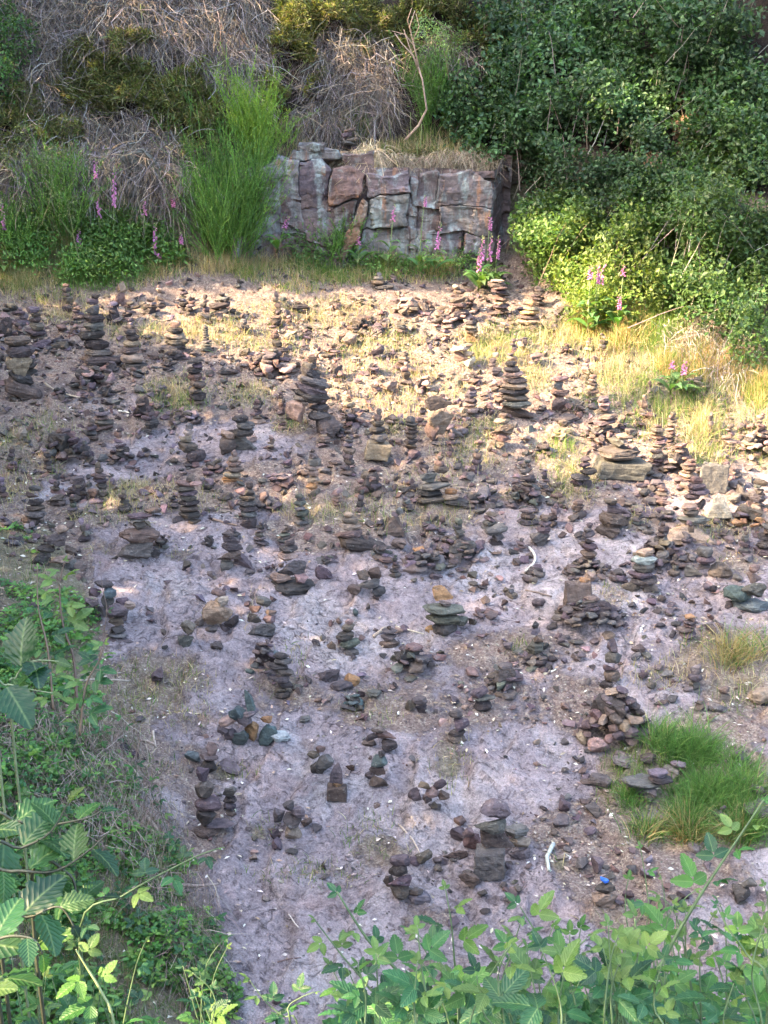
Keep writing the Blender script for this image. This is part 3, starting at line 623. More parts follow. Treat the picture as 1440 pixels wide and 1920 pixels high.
X(357,988,[(-20,972,994,28,0,'grey','block'),(8,975,994,26,0,'brown','block'),(0,962,978,44,2,'dark','slab'),(0,951,965,38,0,'brown','slab'),(0,941,954,42,3,'dark','slab'),(-2,932,944,34,0,'brown','slab'),(-2,923,935,40,-3,'purple','slab'),(-6,913,926,44,0,'brown','slab'),(-6,904,916,36,8,'red','slab'),(14,905,917,24,0,'pink','round',-4),(6,890,903,18,0,'brown','spike')],'tall cairn of thin brown slabs standing on two blocks, left of the short log')
X(467,998,[(0,975,999,38,0,'dark','block'),(0,964,978,34,4,'grey','slab'),(2,954,967,40,0,'dark','slab'),(0,943,957,38,0,'grey','slab'),(0,934,946,34,0,'brown','slab'),(-12,922,938,26,0,'pink','round'),(4,922,937,24,0,'dark','block'),(4,911,924,16,0,'brown','slab')],'tall dark stack with a pink round stone near its top, foot on a squared block')
X(437,1078,[(-18,1052,1078,38,10,'grey','block'),(20,1048,1076,48,25,'purple','block'),(-4,1034,1054,50,-3,'brown','block'),(2,1020,1038,44,6,'dark','slab'),(-2,1008,1024,36,0,'purple','block'),(-8,1000,1012,24,0,'brown','block')],'leaning cairn of large dark blocks in the centre left')
P(392,1034,32,32,6,'little brown heap left of the leaning dark block cairn',cols=['brown','dark','grey'])
X(200,1166,[(-32,1140,1166,32,0,'purple','block'),(-6,1142,1168,32,20,'grey','block'),(22,1138,1168,46,0,'purple','block',-4),(-26,1124,1144,30,0,'purple','block'),(2,1120,1144,30,0,'dark','block'),(32,1120,1138,28,0,'purple','slab',5),(44,1132,1150,30,20,'tan','slab',3),(4,1104,1130,38,14,'teal','block'),(-18,1108,1126,26,0,'purple','block'),(0,1092,1106,38,12,'dark','slab')],'heap crowned by a bluish block and a dark slab on the left bare rock')
X(222,1212,[(6,1204,1216,52,8,'purple','slab'),(-1,1196,1208,38,0,'grey','slab'),(-2,1180,1198,36,0,'dark','block'),(0,1164,1182,32,0,'brown','block'),(2,1136,1166,44,0,'purple','round')],'stack of four squared stones just below the heap with the bluish block')
X(408,1186,[(-30,1162,1186,26,0,'grey','block'),(-10,1178,1192,28,0,'grey','round',-6),(12,1178,1194,24,0,'purple','block'),(28,1160,1182,34,-30,'dark','block'),(0,1128,1182,60,0,'tan','round'),(12,1122,1142,28,-8,'pale','slab',-7),(6,1113,1126,30,16,'red','slab')],'cairn made of one big round tan boulder with a pale pebble on its side')
X(360,1228,[(-8,1200,1230,40,12,'grey','block'),(2,1176,1204,46,14,'brown','block')],'two brown blocks one upon the other, lower left of the round tan boulder')
X(325,1090,[(-6,1082,1092,50,-6,'purple','slab'),(0,1076,1085,44,8,'purple','slab'),(20,1090,1100,36,8,'pink','slab',-5)],'few flat purple slabs lying loosely on bare rock')
# middle band, centre
S(490,1028,30,48,6,'small five stone stack just left of the cairn field centre',taper=.5,kinds=('slab','block','round'))
S(563,994,36,62,7,'brown stack beside the grass left of the wide dark slab',taper=.45)
P(693,942,66,62,14,'heap with a large round purple stone on its left',cols=['purple','red','brown','purple'],kinds=('round','block','round'))
S(632,955,24,34,5,'tiny pink slab stack in the grass',taper=.7,cols=['red','pink','tan','red','pink'])
X(808,960,[(46,944,960,68,2,'dark','slab'),(0,940,957,60,-2,'brown','slab'),(-4,925,942,50,4,'dark','slab'),(6,912,930,62,-4,'grey','slab'),(-2,896,918,44,0,'grey','block'),(36,930,944,34,0,'tan','slab',-4),(38,922,934,26,0,'orange','slab',-4),(30,905,920,28,0,'brown','block',4),(18,888,903,30,10,'brown','slab',6),(14,878,890,22,0,'red','slab',6),(16,868,880,14,0,'brown','block',6)],'broad cairn of dark slabs with a small orange slab pile on its right shoulder')
X(662,1054,[(18,1020,1056,100,14,'dark','slab'),(64,1040,1054,40,4,'dark','slab'),(-8,1002,1022,62,0,'brown','block'),(-6,988,1004,44,4,'tan','slab'),(-4,977,990,34,0,'brown','slab'),(-8,968,979,20,0,'tan','slab')],'cairn standing on one very wide dark slab in the centre')
X(738,1010,[(0,974,1012,44,0,'brown','wedge'),(2,968,978,20,0,'purple','block'),(10,960,974,16,0,'grey','block')],'lone dark triangular block with two small stones on its tip')
P(858,1076,124,96,52,'largest heap in the centre, many grey brown stones heaped high',top=(3,36,34),cols=['brown','grey','purple','brown','purple'])
P(797,1096,100,52,22,'lower heap of angular stones at the left foot of the largest centre heap')
X(930,1034,[(2,1018,1036,36,0,'dark','block'),(2,1005,1022,28,0,'grey','block'),(0,990,1008,44,-10,'grey','slab')],'three grey stones stacked, top one flat and pale, right of the largest centre heap')
S(918,1002,36,36,4,'small rounded cairn right behind the largest centre heap',kinds=('round','slab'),taper=.8)
X(545,1128,[(0,1096,1132,108,0,'dark','slab'),(-16,1084,1104,44,4,'tan','slab',-6),(18,1084,1104,36,0,'pink','block',-12),(6,1062,1096,58,4,'grey','block'),(-2,1046,1064,42,0,'tan','slab'),(-2,1034,1050,38,4,'dark','slab'),(2,1024,1038,22,-18,'purple','slab'),(62,1078,1104,40,30,'purple','slab',8)],'cairn on a very wide thin dark slab with a stack of six stones above')
X(692,1132,[(-20,1104,1130,44,0,'brown','block'),(12,1106,1132,40,0,'dark','block'),(0,1090,1112,50,-6,'grey','block'),(-14,1078,1098,36,0,'brown','block'),(10,1070,1100,28,0,'brown','block',-6)],'compact clump of large brown blocks on the bare middle rock')
X(828,1192,[(-20,1176,1192,24,0,'orange','block',-8),(6,1166,1196,50,0,'grey','slab'),(34,1160,1178,34,0,'green','slab',4),(0,1148,1170,70,4,'green','slab'),(4,1128,1152,82,8,'green','slab'),(4,1124,1138,26,0,'brown','block',-5),(0,1102,1132,42,-4,'orange','block')],'cairn of wide greenish slabs with a rust orange block on top')
X(652,1234,[(0,1216,1236,44,10,'grey','block'),(4,1200,1220,40,-8,'green','slab'),(-6,1186,1206,38,-12,'dark','slab'),(2,1172,1188,28,-18,'brown','slab'),(4,1160,1174,18,0,'pink','round')],'leaning dark stack with a small pink pebble on its tip')
X(730,1222,[(0,1206,1224,40,0,'red','round'),(0,1192,1210,34,0,'purple','block'),(0,1184,1194,30,0,'purple','slab'),(0,1179,1187,10,0,'brown','block')],'small round purple cairn right of the leaning dark stack')
X(497,1212,[(-6,1182,1212,64,0,'grey','block'),(-18,1164,1186,28,0,'brown','block'),(12,1166,1184,30,0,'purple','block'),(-16,1150,1168,26,0,'red','block'),(14,1156,1168,24,0,'brown','slab'),(0,1138,1156,34,22,'green','slab')],'six stone cairn with a small gap in its middle and a tilted slab on top')
P(500,1280,82,76,20,'heap of purple blocks left behind the zigzag stack',cols=['purple','purple','brown','teal','grey'])
X(530,1318,[(0,1304,1320,36,0,'dark','slab'),(-2,1294,1306,26,0,'brown','block'),(6,1282,1296,30,8,'dark','slab'),(-4,1268,1286,44,10,'purple','block'),(4,1256,1270,38,8,'brown','slab'),(-8,1246,1260,42,14,'dark','slab'),(4,1236,1250,36,6,'grey','slab'),(-2,1226,1238,30,6,'dark','slab')],'zigzag stack of dark slabs that jut left and right')
P(912,1166,56,20,14,'tiny scatter of reddish slabs beside the greenish slab cairn',cols=['red','purple','red'],kinds=('slab','slab','block'))
S(958,1124,28,26,3,'three small stones stacked near the centre right')
P(1005,1090,52,32,7,'low group of four dark blocks on bare rock left of the tall heap')
P(530,926,66,34,16,'low pinkish rubble beside the tan and orange stack',cols=['pink','red','tan','purple'])
P(900,966,84,38,16,'low dark heap behind the centre cairns')
# middle band, right
P(985,962,88,94,34,'large shaggy heap with a narrow crest above the centre right',top=(4,30,38))
X(1083,978,[(2,962,979,30,0,'brown','block'),(-1,950,965,26,0,'brown','block'),(0,942,952,22,0,'red','slab')],'stub of three brown blocks behind the tall heap')
X(990,994,[(0,980,996,44,6,'dark','slab'),(0,969,983,30,6,'brown','slab'),(-2,960,971,34,0,'purple','slab')],'three flat dark slabs piled below the shaggy heap')
X(1014,1034,[(0,1004,1036,50,14,'grey','block'),(4,994,1010,30,0,'purple','slab'),(6,984,997,28,0,'purple','round'),(6,972,986,22,0,'brown','block')],'cairn on a pointed dark boulder with three purple stones')
X(1150,1024,[(0,996,1026,74,2,'dark','block'),(0,974,1004,62,10,'brown','slab'),(6,956,982,52,12,'purple','block'),(-10,950,962,30,8,'brown','slab')],'massive cairn of three broad rounded slabs leaning right')
X(1292,1020,[(0,982,1022,92,0,'tan','wedge'),(4,966,985,64,0,'grey','slab'),(0,955,970,34,0,'brown','slab'),(-4,944,958,34,0,'tan','slab'),(18,940,962,20,0,'dark','block'),(0,932,946,34,0,'brown','slab'),(12,922,936,42,0,'purple','slab'),(6,910,925,36,0,'purple','slab'),(4,899,913,24,0,'red','slab')],'tall cairn balanced on a tent shaped brown boulder')
X(1334,936,[(0,880,938,58,2,'grey','cube')],'big squared grey slab standing upright behind the tall cairn',depth=.4)
X(1345,980,[(0,966,984,40,0,'brown','block'),(0,928,974,50,0,'pale','wedge')],'pale cream pointed boulder right of the tall cairn')
S(1238,950,40,40,5,'reddish stack of flat stones left of the tall cairn',cols=['red','purple','brown','red','purple'])
P(1412,1002,116,92,40,'great rubble heap of reddish stones at the right edge',cols=['red','brown','orange','tan','purple'],top=(3,34,32))
P(1100,1092,104,112,46,'tall shaggy cairn with stacked crest in front of the massive leaning slabs',top=(6,38,66),cols=['brown','purple','grey','brown','tan'])
P(1236,1082,116,92,42,'wide dark heap below the tent shaped boulder',top=(3,32,30),cols=['purple','dark','brown','grey'])
X(1202,1120,[(-20,1090,1116,44,4,'brown','block'),(16,1104,1124,34,0,'tan','block'),(4,1088,1106,56,0,'dark','slab'),(-4,1076,1092,50,6,'purple','slab'),(2,1060,1080,46,0,'grey','slab'),(0,1046,1064,52,0,'paleteal','slab'),(2,1034,1050,36,0,'tan','slab')],'layered cairn with one pale green slab near the top')
X(1318,1086,[(30,1052,1088,48,0,'brown','round'),(-20,1058,1084,38,0,'grey','block'),(0,1052,1072,28,0,'dark','block'),(2,1038,1054,36,0,'purple','slab'),(0,1022,1042,34,0,'grey','slab')],'cairn beside one large round dark boulder at the right')
X(1398,1160,[(8,1134,1164,76,8,'teal','slab'),(-20,1112,1144,60,16,'teal','slab'),(4,1102,1132,62,8,'green','block'),(6,1088,1110,34,0,'brown','block'),(8,1076,1092,22,-6,'red','slab')],'greenish grey cairn of thick slabs at the right above the tussock')
P(1098,1216,158,74,56,'broad apron of brown stones spread around the upright block',cols=['brown','grey','purple','brown','dark'])
X(1082,1170,[(0,1104,1172,56,1,'brown','cube'),(10,1100,1112,24,8,'orange','slab')],'squared dark block standing upright with an orange chip on its top',depth=.7)
P(1002,1266,86,92,24,'rough cairn of knobbly brown blocks left of the tall mound stack',top=(4,38,56))
S(1288,1206,34,48,6,'crooked reddish stack beside the dry tussock',taper=.8,jitter=.3,cols=['purple','brown','red','purple','red','orange'])
S(1434,1052,54,76,6,'dark slab cairn cut by the right edge of the photo')
# lower slope
X(645,1302,[(-22,1258,1288,56,-4,'purple','block'),(16,1270,1294,32,10,'orange','block'),(-4,1282,1302,44,0,'purple','slab',-6)],'purple block and a tan orange block leaning together, above the small clump')
P(662,1342,56,40,9,'small clump of grey stones just under the tan orange block',cols=['teal','grey','purple','brown'])
P(770,1284,108,66,18,'compact heap of large purple and dark stones in the lower middle',cols=['purple','green','purple','red','dark'])
X(777,1342,[(12,1322,1343,30,0,'dark','block'),(-10,1316,1340,26,0,'brown','block'),(10,1310,1326,32,0,'purple','slab')],'three stone clump in pale leaf litter')
X(898,1342,[(6,1318,1346,36,0,'dark','round'),(8,1309,1320,46,0,'grey','slab'),(0,1294,1312,36,-20,'purple','slab')],'three stones with a leaning slab on top, left of the low flat cairn')
X(853,1402,[(4,1386,1404,42,4,'brown','slab'),(4,1375,1389,36,0,'dark','slab'),(4,1350,1378,46,0,'purple','block'),(0,1337,1354,28,0,'grey','slab'),(-22,1345,1364,26,0,'pink','block',6)],'stack whose foot stands in a dry grass tuft in the lower middle')
X(708,1420,[(14,1394,1420,48,4,'dark','block'),(-16,1386,1406,30,0,'brown','block'),(14,1378,1398,44,6,'red','block'),(-10,1382,1396,30,-20,'dark','block',4),(0,1368,1380,28,0,'brown','slab')],'five stone arch shaped cairn in the lower middle')
X(708,1485,[(4,1460,1486,40,8,'brown','block'),(-14,1458,1472,22,-20,'dark','slab',4),(0,1444,1464,34,0,'brown','block'),(2,1424,1448,34,-6,'teal','block'),(6,1418,1430,14,-30,'dark','spike')],'four stone stack with a blackish blue stone near the top')
X(600,1460,[(-4,1436,1462,30,10,'dark','round'),(8,1422,1456,32,40,'grey','slab'),(-12,1416,1430,26,10,'brown','slab'),(2,1407,1420,20,0,'red','slab')],'small leaning cairn left above the stone with the pointed top')
X(633,1513,[(0,1484,1514,40,0,'brown','cube'),(0,1476,1487,22,4,'orange','slab'),(0,1441,1478,26,4,'purple','spike')],'squared brown block carrying an upright pointed stone')
X(808,1530,[(-28,1486,1512,32,0,'purple','block'),(10,1500,1530,24,-50,'grey','block'),(22,1492,1512,26,30,'brown','block'),(-8,1496,1516,22,0,'purple','block'),(2,1478,1500,26,50,'pink','slab'),(16,1470,1492,18,60,'purple','slab'),(-12,1474,1490,26,10,'tan','block'),(6,1514,1532,14,0,'brown','block')],'jagged clump of upright shards with a tan stone on top')
X(547,1582,[(4,1554,1584,34,0,'tan','block'),(-34,1560,1582,30,0,'purple','block'),(28,1538,1560,24,20,'brown','block'),(-28,1520,1558,24,10,'purple','block'),(-2,1528,1556,44,0,'purple','block'),(14,1520,1540,30,-14,'lilac','slab'),(-4,1512,1528,24,-30,'purple','slab')],'wide topped cairn resting on one small tan stone')
X(916,1660,[(0,1602,1662,62,0,'grey','cube'),(12,1564,1606,72,4,'brown','block'),(2,1538,1570,66,6,'grey','block'),(8,1502,1540,60,0,'purple','round')],'stout cairn of large squared blocks, the biggest stones of the foreground')
X(845,1620,[(10,1596,1622,48,10,'brown','block'),(44,1566,1600,42,14,'red','block'),(34,1552,1572,28,0,'purple','block')],'three loose brown stones leaning against the left of the stout foreground cairn')
X(975,1618,[(0,1596,1620,46,0,'purple','block'),(0,1570,1592,40,0,'tan','slab',6),(-8,1548,1572,50,-4,'grey','slab',12)],'grey slab, tan stone and purple block right of the stout foreground cairn')
P(940,1314,92,66,17,'low flat cairn of grey green slabs in the lower right middle',cols=['grey','green','purple','brown'])
X(465,1412,[(-28,1372,1402,30,-50,'purple','block'),(-14,1378,1408,34,0,'teal','block'),(-46,1370,1388,24,0,'purple','block'),(14,1360,1404,42,0,'orange','block',-4),(36,1368,1412,32,30,'teal','slab'),(58,1378,1398,46,12,'paleteal','slab'),(-34,1346,1366,44,-20,'pink','slab',6),(-6,1350,1372,34,20,'lilac','slab'),(-16,1336,1362,34,-30,'teal','slab'),(6,1340,1356,36,-14,'lilac','slab'),(38,1340,1356,28,0,'orange','block',8),(4,1306,1346,17,-12,'teal','spike')],'colourful heap of teal and orange stones with one teal shard standing up')
X(400,1465,[(30,1430,1466,32,-50,'lilac','block'),(-8,1432,1462,34,0,'dark','block'),(-40,1418,1446,34,10,'teal','block'),(-6,1424,1438,38,6,'purple','slab'),(-2,1403,1428,26,0,'red','block')],'block pile with a fuzzy reddish stone on top behind the tall figure stack')
X(388,1582,[(0,1562,1586,58,0,'brown','slab'),(24,1554,1564,60,0,'purple','slab',8),(0,1524,1560,42,0,'dark','block'),(6,1502,1528,52,4,'purple','slab'),(0,1474,1512,40,0,'brown','round'),(-2,1448,1480,27,0,'purple','block')],'tall figure like stack of five stones at the edge of the left bank')
X(432,1535,[(0,1520,1536,28,0,'brown','block'),(0,1506,1522,26,0,'purple','block'),(0,1492,1508,28,0,'dark','block'),(0,1475,1496,27,0,'grey','block')],'short four stone stack just right of the tall figure like stack')
X(745,1705,[(0,1674,1706,52,0,'brown','block'),(6,1654,1680,48,0,'purple','block'),(2,1636,1658,42,-30,'dark','slab'),(6,1618,1640,44,-14,'purple','slab')],'dark hollow looking stack above the brambles in the foreground middle')
X(795,1640,[(0,1606,1640,36,16,'brown','block'),(-18,1620,1640,22,0,'lilac','slab')],'brown upright stone behind the hollow looking stack')
X(785,1712,[(2,1682,1704,44,6,'lilac','slab'),(-4,1668,1682,28,0,'brown','slab'),(8,1710,1724,44,0,'dark','slab',-8),(-28,1710,1726,30,0,'lilac','block',-8)],'scatter of thin purple slabs at the right foot of the hollow looking stack')
X(1136,1718,[(0,1684,1720,66,10,'tan','block'),(26,1688,1704,34,0,'pink','slab',-3),(40,1674,1694,24,0,'purple','block',4),(-4,1662,1686,42,0,'dark','block'),(-8,1650,1663,18,0,'blue','block')],'flat cairn in the foreground with a small bright blue stone on top')
P(1152,1424,162,128,62,'large mound of rounded purple stones beside the long green grass',cols=['purple','purple','brown','purple','red','tan'],kinds=('round','block','round','block'),ssz=30)
X(1143,1296,[(0,1276,1298,40,0,'dark','block'),(2,1258,1280,34,0,'brown','slab'),(0,1242,1262,32,0,'purple','block'),(4,1222,1246,34,10,'grey','slab'),(2,1200,1226,26,0,'purple','block')],'slender stack rising above the back of the large purple mound')
X(1121,1428,[(0,1394,1430,44,0,'pink','round')],'single large pink boulder at the foot of the purple mound')
X(1300,1306,[(-6,1300,1322,56,4,'grey','slab'),(0,1286,1306,26,0,'grey','block'),(0,1274,1290,30,-4,'purple','slab'),(2,1254,1276,24,-10,'lilac','block')],'small purple topped stack in dry grass at the right')
X(1350,1340,[(-6,1318,1342,38,0,'grey','block'),(6,1302,1322,24,0,'grey','block'),(4,1290,1304,22,-30,'brown','slab')],'grey knobbly clump half sunk in the right hand grass')
X(1215,1522,[(4,1490,1524,62,0,'grey','block'),(-16,1466,1490,72,4,'grey','slab',6),(20,1472,1490,48,6,'dark','slab'),(12,1456,1472,42,-2,'lilac','slab')],'pile of flat grey slabs lying in the green grass')
X(1352,1564,[(0,1532,1566,50,8,'grey','block'),(0,1524,1536,14,0,'purple','block')],'grey stone with a single pebble on top in the long grass')
X(1424,1332,[(0,1300,1332,50,-8,'tan','slab'),(-6,1324,1344,60,0,'dark','slab',4)],'orange brown slab on a dark slab at the right edge of the dry grass')
X(1420,1566,[(0,1524,1560,74,4,'grey','slab')],'broad grey slab lying in the grass at the right edge')
X(1378,1700,[(0,1668,1704,52,0,'dark','block'),(24,1652,1670,34,0,'grey','block')],'dark blocks behind the foreground brambles at the right')
X(1385,1440,[(0,1414,1440,34,0,'lilac','block'),(12,1432,1446,26,0,'grey','block')],'two pale purple stones in the middle of the long grass')
# on the cliff ledge and in the grass below it
S(655,304,44,52,6,'brown cairn on the cliff ledge behind the hanging dry grass',taper=.5,kinds=('slab',),cols=['brown','purple','grey','brown','purple','brown'])
P(592,264,86,38,18,'low wall of piled slabs on the cliff ledge left of the cairn',kinds=('slab',),cols=['purple','brown','grey'])
S(586,302,20,20,4,'tiny dark stack on the cliff edge left of the ledge cairn',cols=['dark']*4)
S(516,462,30,28,3,'three grey stones stacked in the grass at the cliff foot')
S(694,478,26,16,3,'small pile of tan stones against the cliff foot',cols=['tan','brown','tan'])
X(1262,1478,[(0,1450,1478,52,4,'grey','block'),(6,1438,1452,30,0,'lilac','slab')],'grey stone with a pale purple slab in the gap of the green grass')
X(1432,1512,[(-10,1486,1512,44,0,'purple','block')],'purple block in the long grass cut by the right edge')
# small low stacks that fill the gaps between the named cairns
ROOTS = [(o.location.x, o.location.y) for o in COL.objects if o.name.startswith('stone_cairn')]
re_ = random.Random(77); made = 0
for k in range(1800):
    if made >= 104: break
    u = re_.uniform(10, 1430); v = 1130-(1130-590)*re_.random()**.8
    if (u < 560 and 1040 < v) or (v < 700 and u > 1050+(v-560)*1.5): continue
    x, y, z, s = hit1(u, v)
    if min((x-a)**2+((y-b)*.8)**2 for a, b in ROOTS) < .185**2 or fbm(np.array([x*1.2]), np.array([y*1.2]), 202, 2)[0] < -.2: continue
    ROOTS.append((x, y)); made += 1
    zn = 'upper slope' if v < 850 else 'middle slope'; n = re_.randint(3, 6)
    if re_.random() < .6: S(int(u), int(v), re_.uniform(22, 36), re_.uniform(26, 58), n+1, 'little crooked stack of flat stones among bigger cairns on the '+zn, jitter=.3, taper=.38)
    else: P(int(u), int(v), re_.uniform(34, 56), re_.uniform(20, 32), re_.randint(6, 11), 'little low heap of stones among bigger cairns on the '+zn)
# ---------------------------------------------------------------- loose stones
def loose(u, v, w, h, col, kind, label=None, group=None, r=None, yaw=None, seat=.38):
    r = r or random.Random(u*7+v); x, y, z, s = hit1(u, v); th = sight(v)
    d = w*.75*s; H = max(.25*w, (h-w*.75*math.sin(th)*.4)/math.cos(th))*s
    y2 = y+d*.4; x2 = x*y2/y; zz = float(gz(x2, y2)[0])
    o = put_stone(None, (x2, y2, zz+H*seat), (w*s, d, H), U(0, 6.28) if yaw is None else yaw, (r.gauss(0, .1), r.gauss(0, .1)), col, kind, r, 'loose_stone')
    return tag(o, label, 'stone', group)
for (u, v, w, h, c, k, lb) in [
 (42,828,32,26,'tan','block','orange tan boulder alone in the grass at the left'),
 (656,652,36,24,'tan','round','round pale brown boulder beside the low heap of thin slabs'),
 (713,667,20,24,'purple','round','purple oval stone tipped up on the grass above the sunlit block'),
 (735,742,42,26,'pink','block','large reddish pink boulder in the full sun of the upper slope'),
 (925,612,24,14,'dark','block','very dark stone in the sunny grass below the wobbly block cairn'),
 (864,820,32,20,'grey','round','round grey boulder touching the right of the balanced boulder cairn'),
 (1060,797,52,10,'dark','slab','long flat dark slabs on the ground below the round red boulder'),
 (1085,778,22,20,'dark','round','dark round stone right of the cairn on a round boulder'),
 (755,1042,44,26,'brown','block','flat brown block below the lone triangular block'),
 (788,1044,32,18,'orange','block','bright orange stone left of the largest centre heap'),
 (725,1064,34,12,'red','slab','thin reddish slab on bare rock right of the wide dark slab cairn'),
 (620,1056,28,14,'purple','block','single dark stone left under the wide dark slab cairn'),
 (1105,1098,24,26,'pink','block','pinkish pointed stone at the foot of the tall shaggy cairn'),
 (1230,1048,26,24,'brown','block','brown stone beside the wide dark heap'),
 (1010,1150,30,16,'purple','slab','purple slab left of the upright dark block'),
 (300,1286,42,32,'purple','block','lone purple boulder in the dry grass at the left'),
 (310,1222,14,10,'dark','block','tiny dark red stone above the lone purple boulder'),
 (407,1224,28,18,'dark','round','pair of tiny dark stones on bare rock under the round tan boulder'),
 (572,1358,24,12,'grey','slab','small grey flat stone above the five stone arch cairn'),
 (940,1368,12,14,'tan','block','small tan stone on the lilac rock of the lower right middle'),
 (864,1582,52,36,'purple','block','purple stone left of the stout foreground cairn'),
 (862,1552,28,20,'red','block','reddish stone above left of the stout foreground cairn'),
 (885,1686,58,34,'brown','block','brown boulder in front of the stout foreground cairn'),
 (1056,1524,36,32,'purple','block','purple block near the edge of the green grass at lower right'),
 (1052,1554,46,20,'grey','slab','long grey slab lying on the ground right of the stout cairn'),
 (1106,1570,30,14,'purple','slab','purple slab above the peeled white stick end'),
 (1112,1536,34,26,'grey','block','grey knobbly stone close to the green grass clump'),
 (1118,1644,38,32,'purple','block','purple boulder above the cairn with the blue stone'),
 (1090,1638,30,26,'grey','block','greyish boulder touching the purple boulder above the blue stone cairn'),
 (1212,1658,36,24,'lilac','block','lilac stone seen between the bramble stems at the right'),
 (1280,1690,34,24,'purple','block','low purple stone behind the bramble leaves at the right'),
 (1125,1490,52,28,'purple','slab','pointed purple slab poking out of the grass left of the flat slab pile'),
 (1175,1440,60,22,'grey','slab','long grey slab leaning at the front of the purple mound'),
 (1212,1440,38,22,'brown','slab','short brown slab right of the long grey slab'),
 (1008,1400,20,14,'tan','block','small tan pebble near the purple mound'),
 (1060,1400,22,14,'purple','block','little purple stone left of the big pink boulder'),
 (520,1598,30,24,'purple','block','purple stone left of the small tan foot stone'),
 (700,1312,34,16,'grey','slab','grey flat slab lying right of the small clump of grey stones'),
 (885,1275,34,14,'red','slab','reddish slab on leaf litter right of the compact purple heap'),
 (955,1318,36,12,'grey','slab','thin grey slab just below the low flat cairn'),
 (1195,1228,30,18,'brown','block','brown stone right above the slender stack on the mound'),
 (620,1176,12,14,'red','round','small red pebble in a row of three above the leaning dark stack'),
 (636,1174,16,14,'red','round','middle pebble of the row of three above the leaning dark stack'),
 (668,1158,16,18,'teal','block','blue grey chip on bare rock above the row of pebbles'),
 (690,1152,18,18,'brown','block','brown chip right of the blue grey chip'),
 (1000,1095,20,14,'brown','slab','small brown slab below the low group of dark blocks'),
 (60,1146,50,18,'dark','slab','dark slab on the ground behind the thin sapling at the left'),
 (1300,1600,30,16,'grey','slab','grey slab at the lower edge of the green grass'),
 (180,752,0,0,'pink','block',None)]:
    if w: loose(u, v, w, h, c, k, lb)
# the many small stones: photo zones (u, v, half width, half height, how many, biggest px)
ZON = [(60,640,70,40,12,26),(150,600,70,20,6,22),(270,700,70,45,14,26),(180,770,60,20,6,20),(330,790,90,30,12,22),(250,770,60,20,10,24),(420,700,50,50,14,26),(500,690,60,30,14,28),(480,880,40,25,8,18),
 (560,680,60,40,12,24),(620,640,50,30,10,24),(700,600,60,25,10,22),(800,590,60,20,10,22),(900,580,40,20,8,20),(960,600,40,25,8,20),(560,610,40,20,8,20),(780,650,90,30,10,20),(690,740,40,25,8,20),
 (830,740,60,25,12,24),(900,760,50,30,12,22),(640,770,50,25,8,20),(730,810,60,30,8,20),(880,820,60,30,10,24),(960,830,50,30,10,24),(1060,740,50,30,8,20),(1090,790,40,30,8,22),(1180,820,50,40,14,24),
 (1200,880,50,30,10,24),(1330,830,60,40,10,22),(1310,760,60,20,8,18),(1410,820,30,30,8,26),(1400,930,40,30,14,30),(1250,930,60,25,14,28),(1180,940,50,25,10,24),(1130,930,40,20,8,20),(1050,960,40,30,8,22),
 (480,940,60,30,18,26),(560,900,50,35,14,24),(620,900,40,30,10,24),(740,900,70,40,14,22),(850,880,40,30,8,22),(900,930,50,30,14,26),(760,930,60,20,10,22),(700,990,60,30,10,22),(820,1000,50,25,10,22),
 (1000,930,50,25,12,24),(1080,1010,40,25,8,22),(1200,980,60,30,16,26),(1330,1000,60,30,14,26),(1400,1030,40,30,8,24),(1280,1060,60,30,10,24),(1180,1080,40,30,8,20),(1350,1120,60,30,10,22),(1240,1150,50,40,12,24),
 (1320,1180,40,20,6,20),(60,850,60,30,10,22),(30,780,30,40,6,22),(160,880,60,25,10,22),(300,880,60,25,10,22),(320,930,60,20,8,20),(420,970,60,20,10,22),(230,980,60,20,6,18),(60,1000,60,20,6,20),(150,1060,60,20,6,20),
 (300,1020,70,25,8,20),(380,1060,50,25,6,20),(480,1060,50,25,8,20),(600,1030,60,25,8,18),(770,1080,60,20,6,18),(900,1090,60,25,8,20),(960,1050,60,25,8,20),(930,1120,60,20,6,18),(890,1180,60,30,6,18),(700,1200,80,30,4,16),
 (580,1200,60,40,6,18),(450,1130,50,30,6,18),(260,1160,60,30,6,18),(300,1180,60,20,4,16),(590,1290,60,30,8,18),(690,1290,60,20,6,20),(860,1300,50,30,6,18),(960,1250,60,30,8,20),(1060,1240,50,30,10,22),(1090,1300,40,30,8,20),
 (1220,1260,50,30,10,22),(1250,1300,40,30,8,24),(1340,1330,50,20,6,20),(660,1370,80,20,5,14),(760,1440,80,40,4,14),(990,1340,60,30,6,16),(1070,1430,40,30,8,20),(1090,1500,50,40,8,22),(1000,1560,50,40,6,20),(960,1650,60,30,6,20),
 (840,1640,50,30,8,24),(900,1700,60,20,5,22),(1080,1600,60,30,7,20),(1160,1610,50,30,6,18),(700,1640,50,30,4,16),(620,1600,60,30,3,14),(500,1550,50,40,4,16),(430,1480,40,30,4,16),(1230,1700,80,20,5,20),(300,1420,80,60,4,14)]
CN = {'purple': 'purple grey', 'brown': 'brown', 'red': 'reddish brown', 'pink': 'pinkish', 'dark': 'dark', 'grey': 'grey'}
cand = []
rz = random.Random(5)
for (cu, cv, ru, rv, n, mx) in ZON:
    for i in range(int(n*2.2)):
        a, q = rz.uniform(0, 6.28), math.sqrt(rz.random()); k = rz.random()
        cand.append((cu+math.cos(a)*q*ru, cv+math.sin(a)*q*rv, mx*(.42+.75*k**1.6)))
cand.sort(key=lambda t: -t[2]*(1+(t[1]-500)/3000))
cand = [c for c in cand if c[0] > 2 and c[0] < 1438]
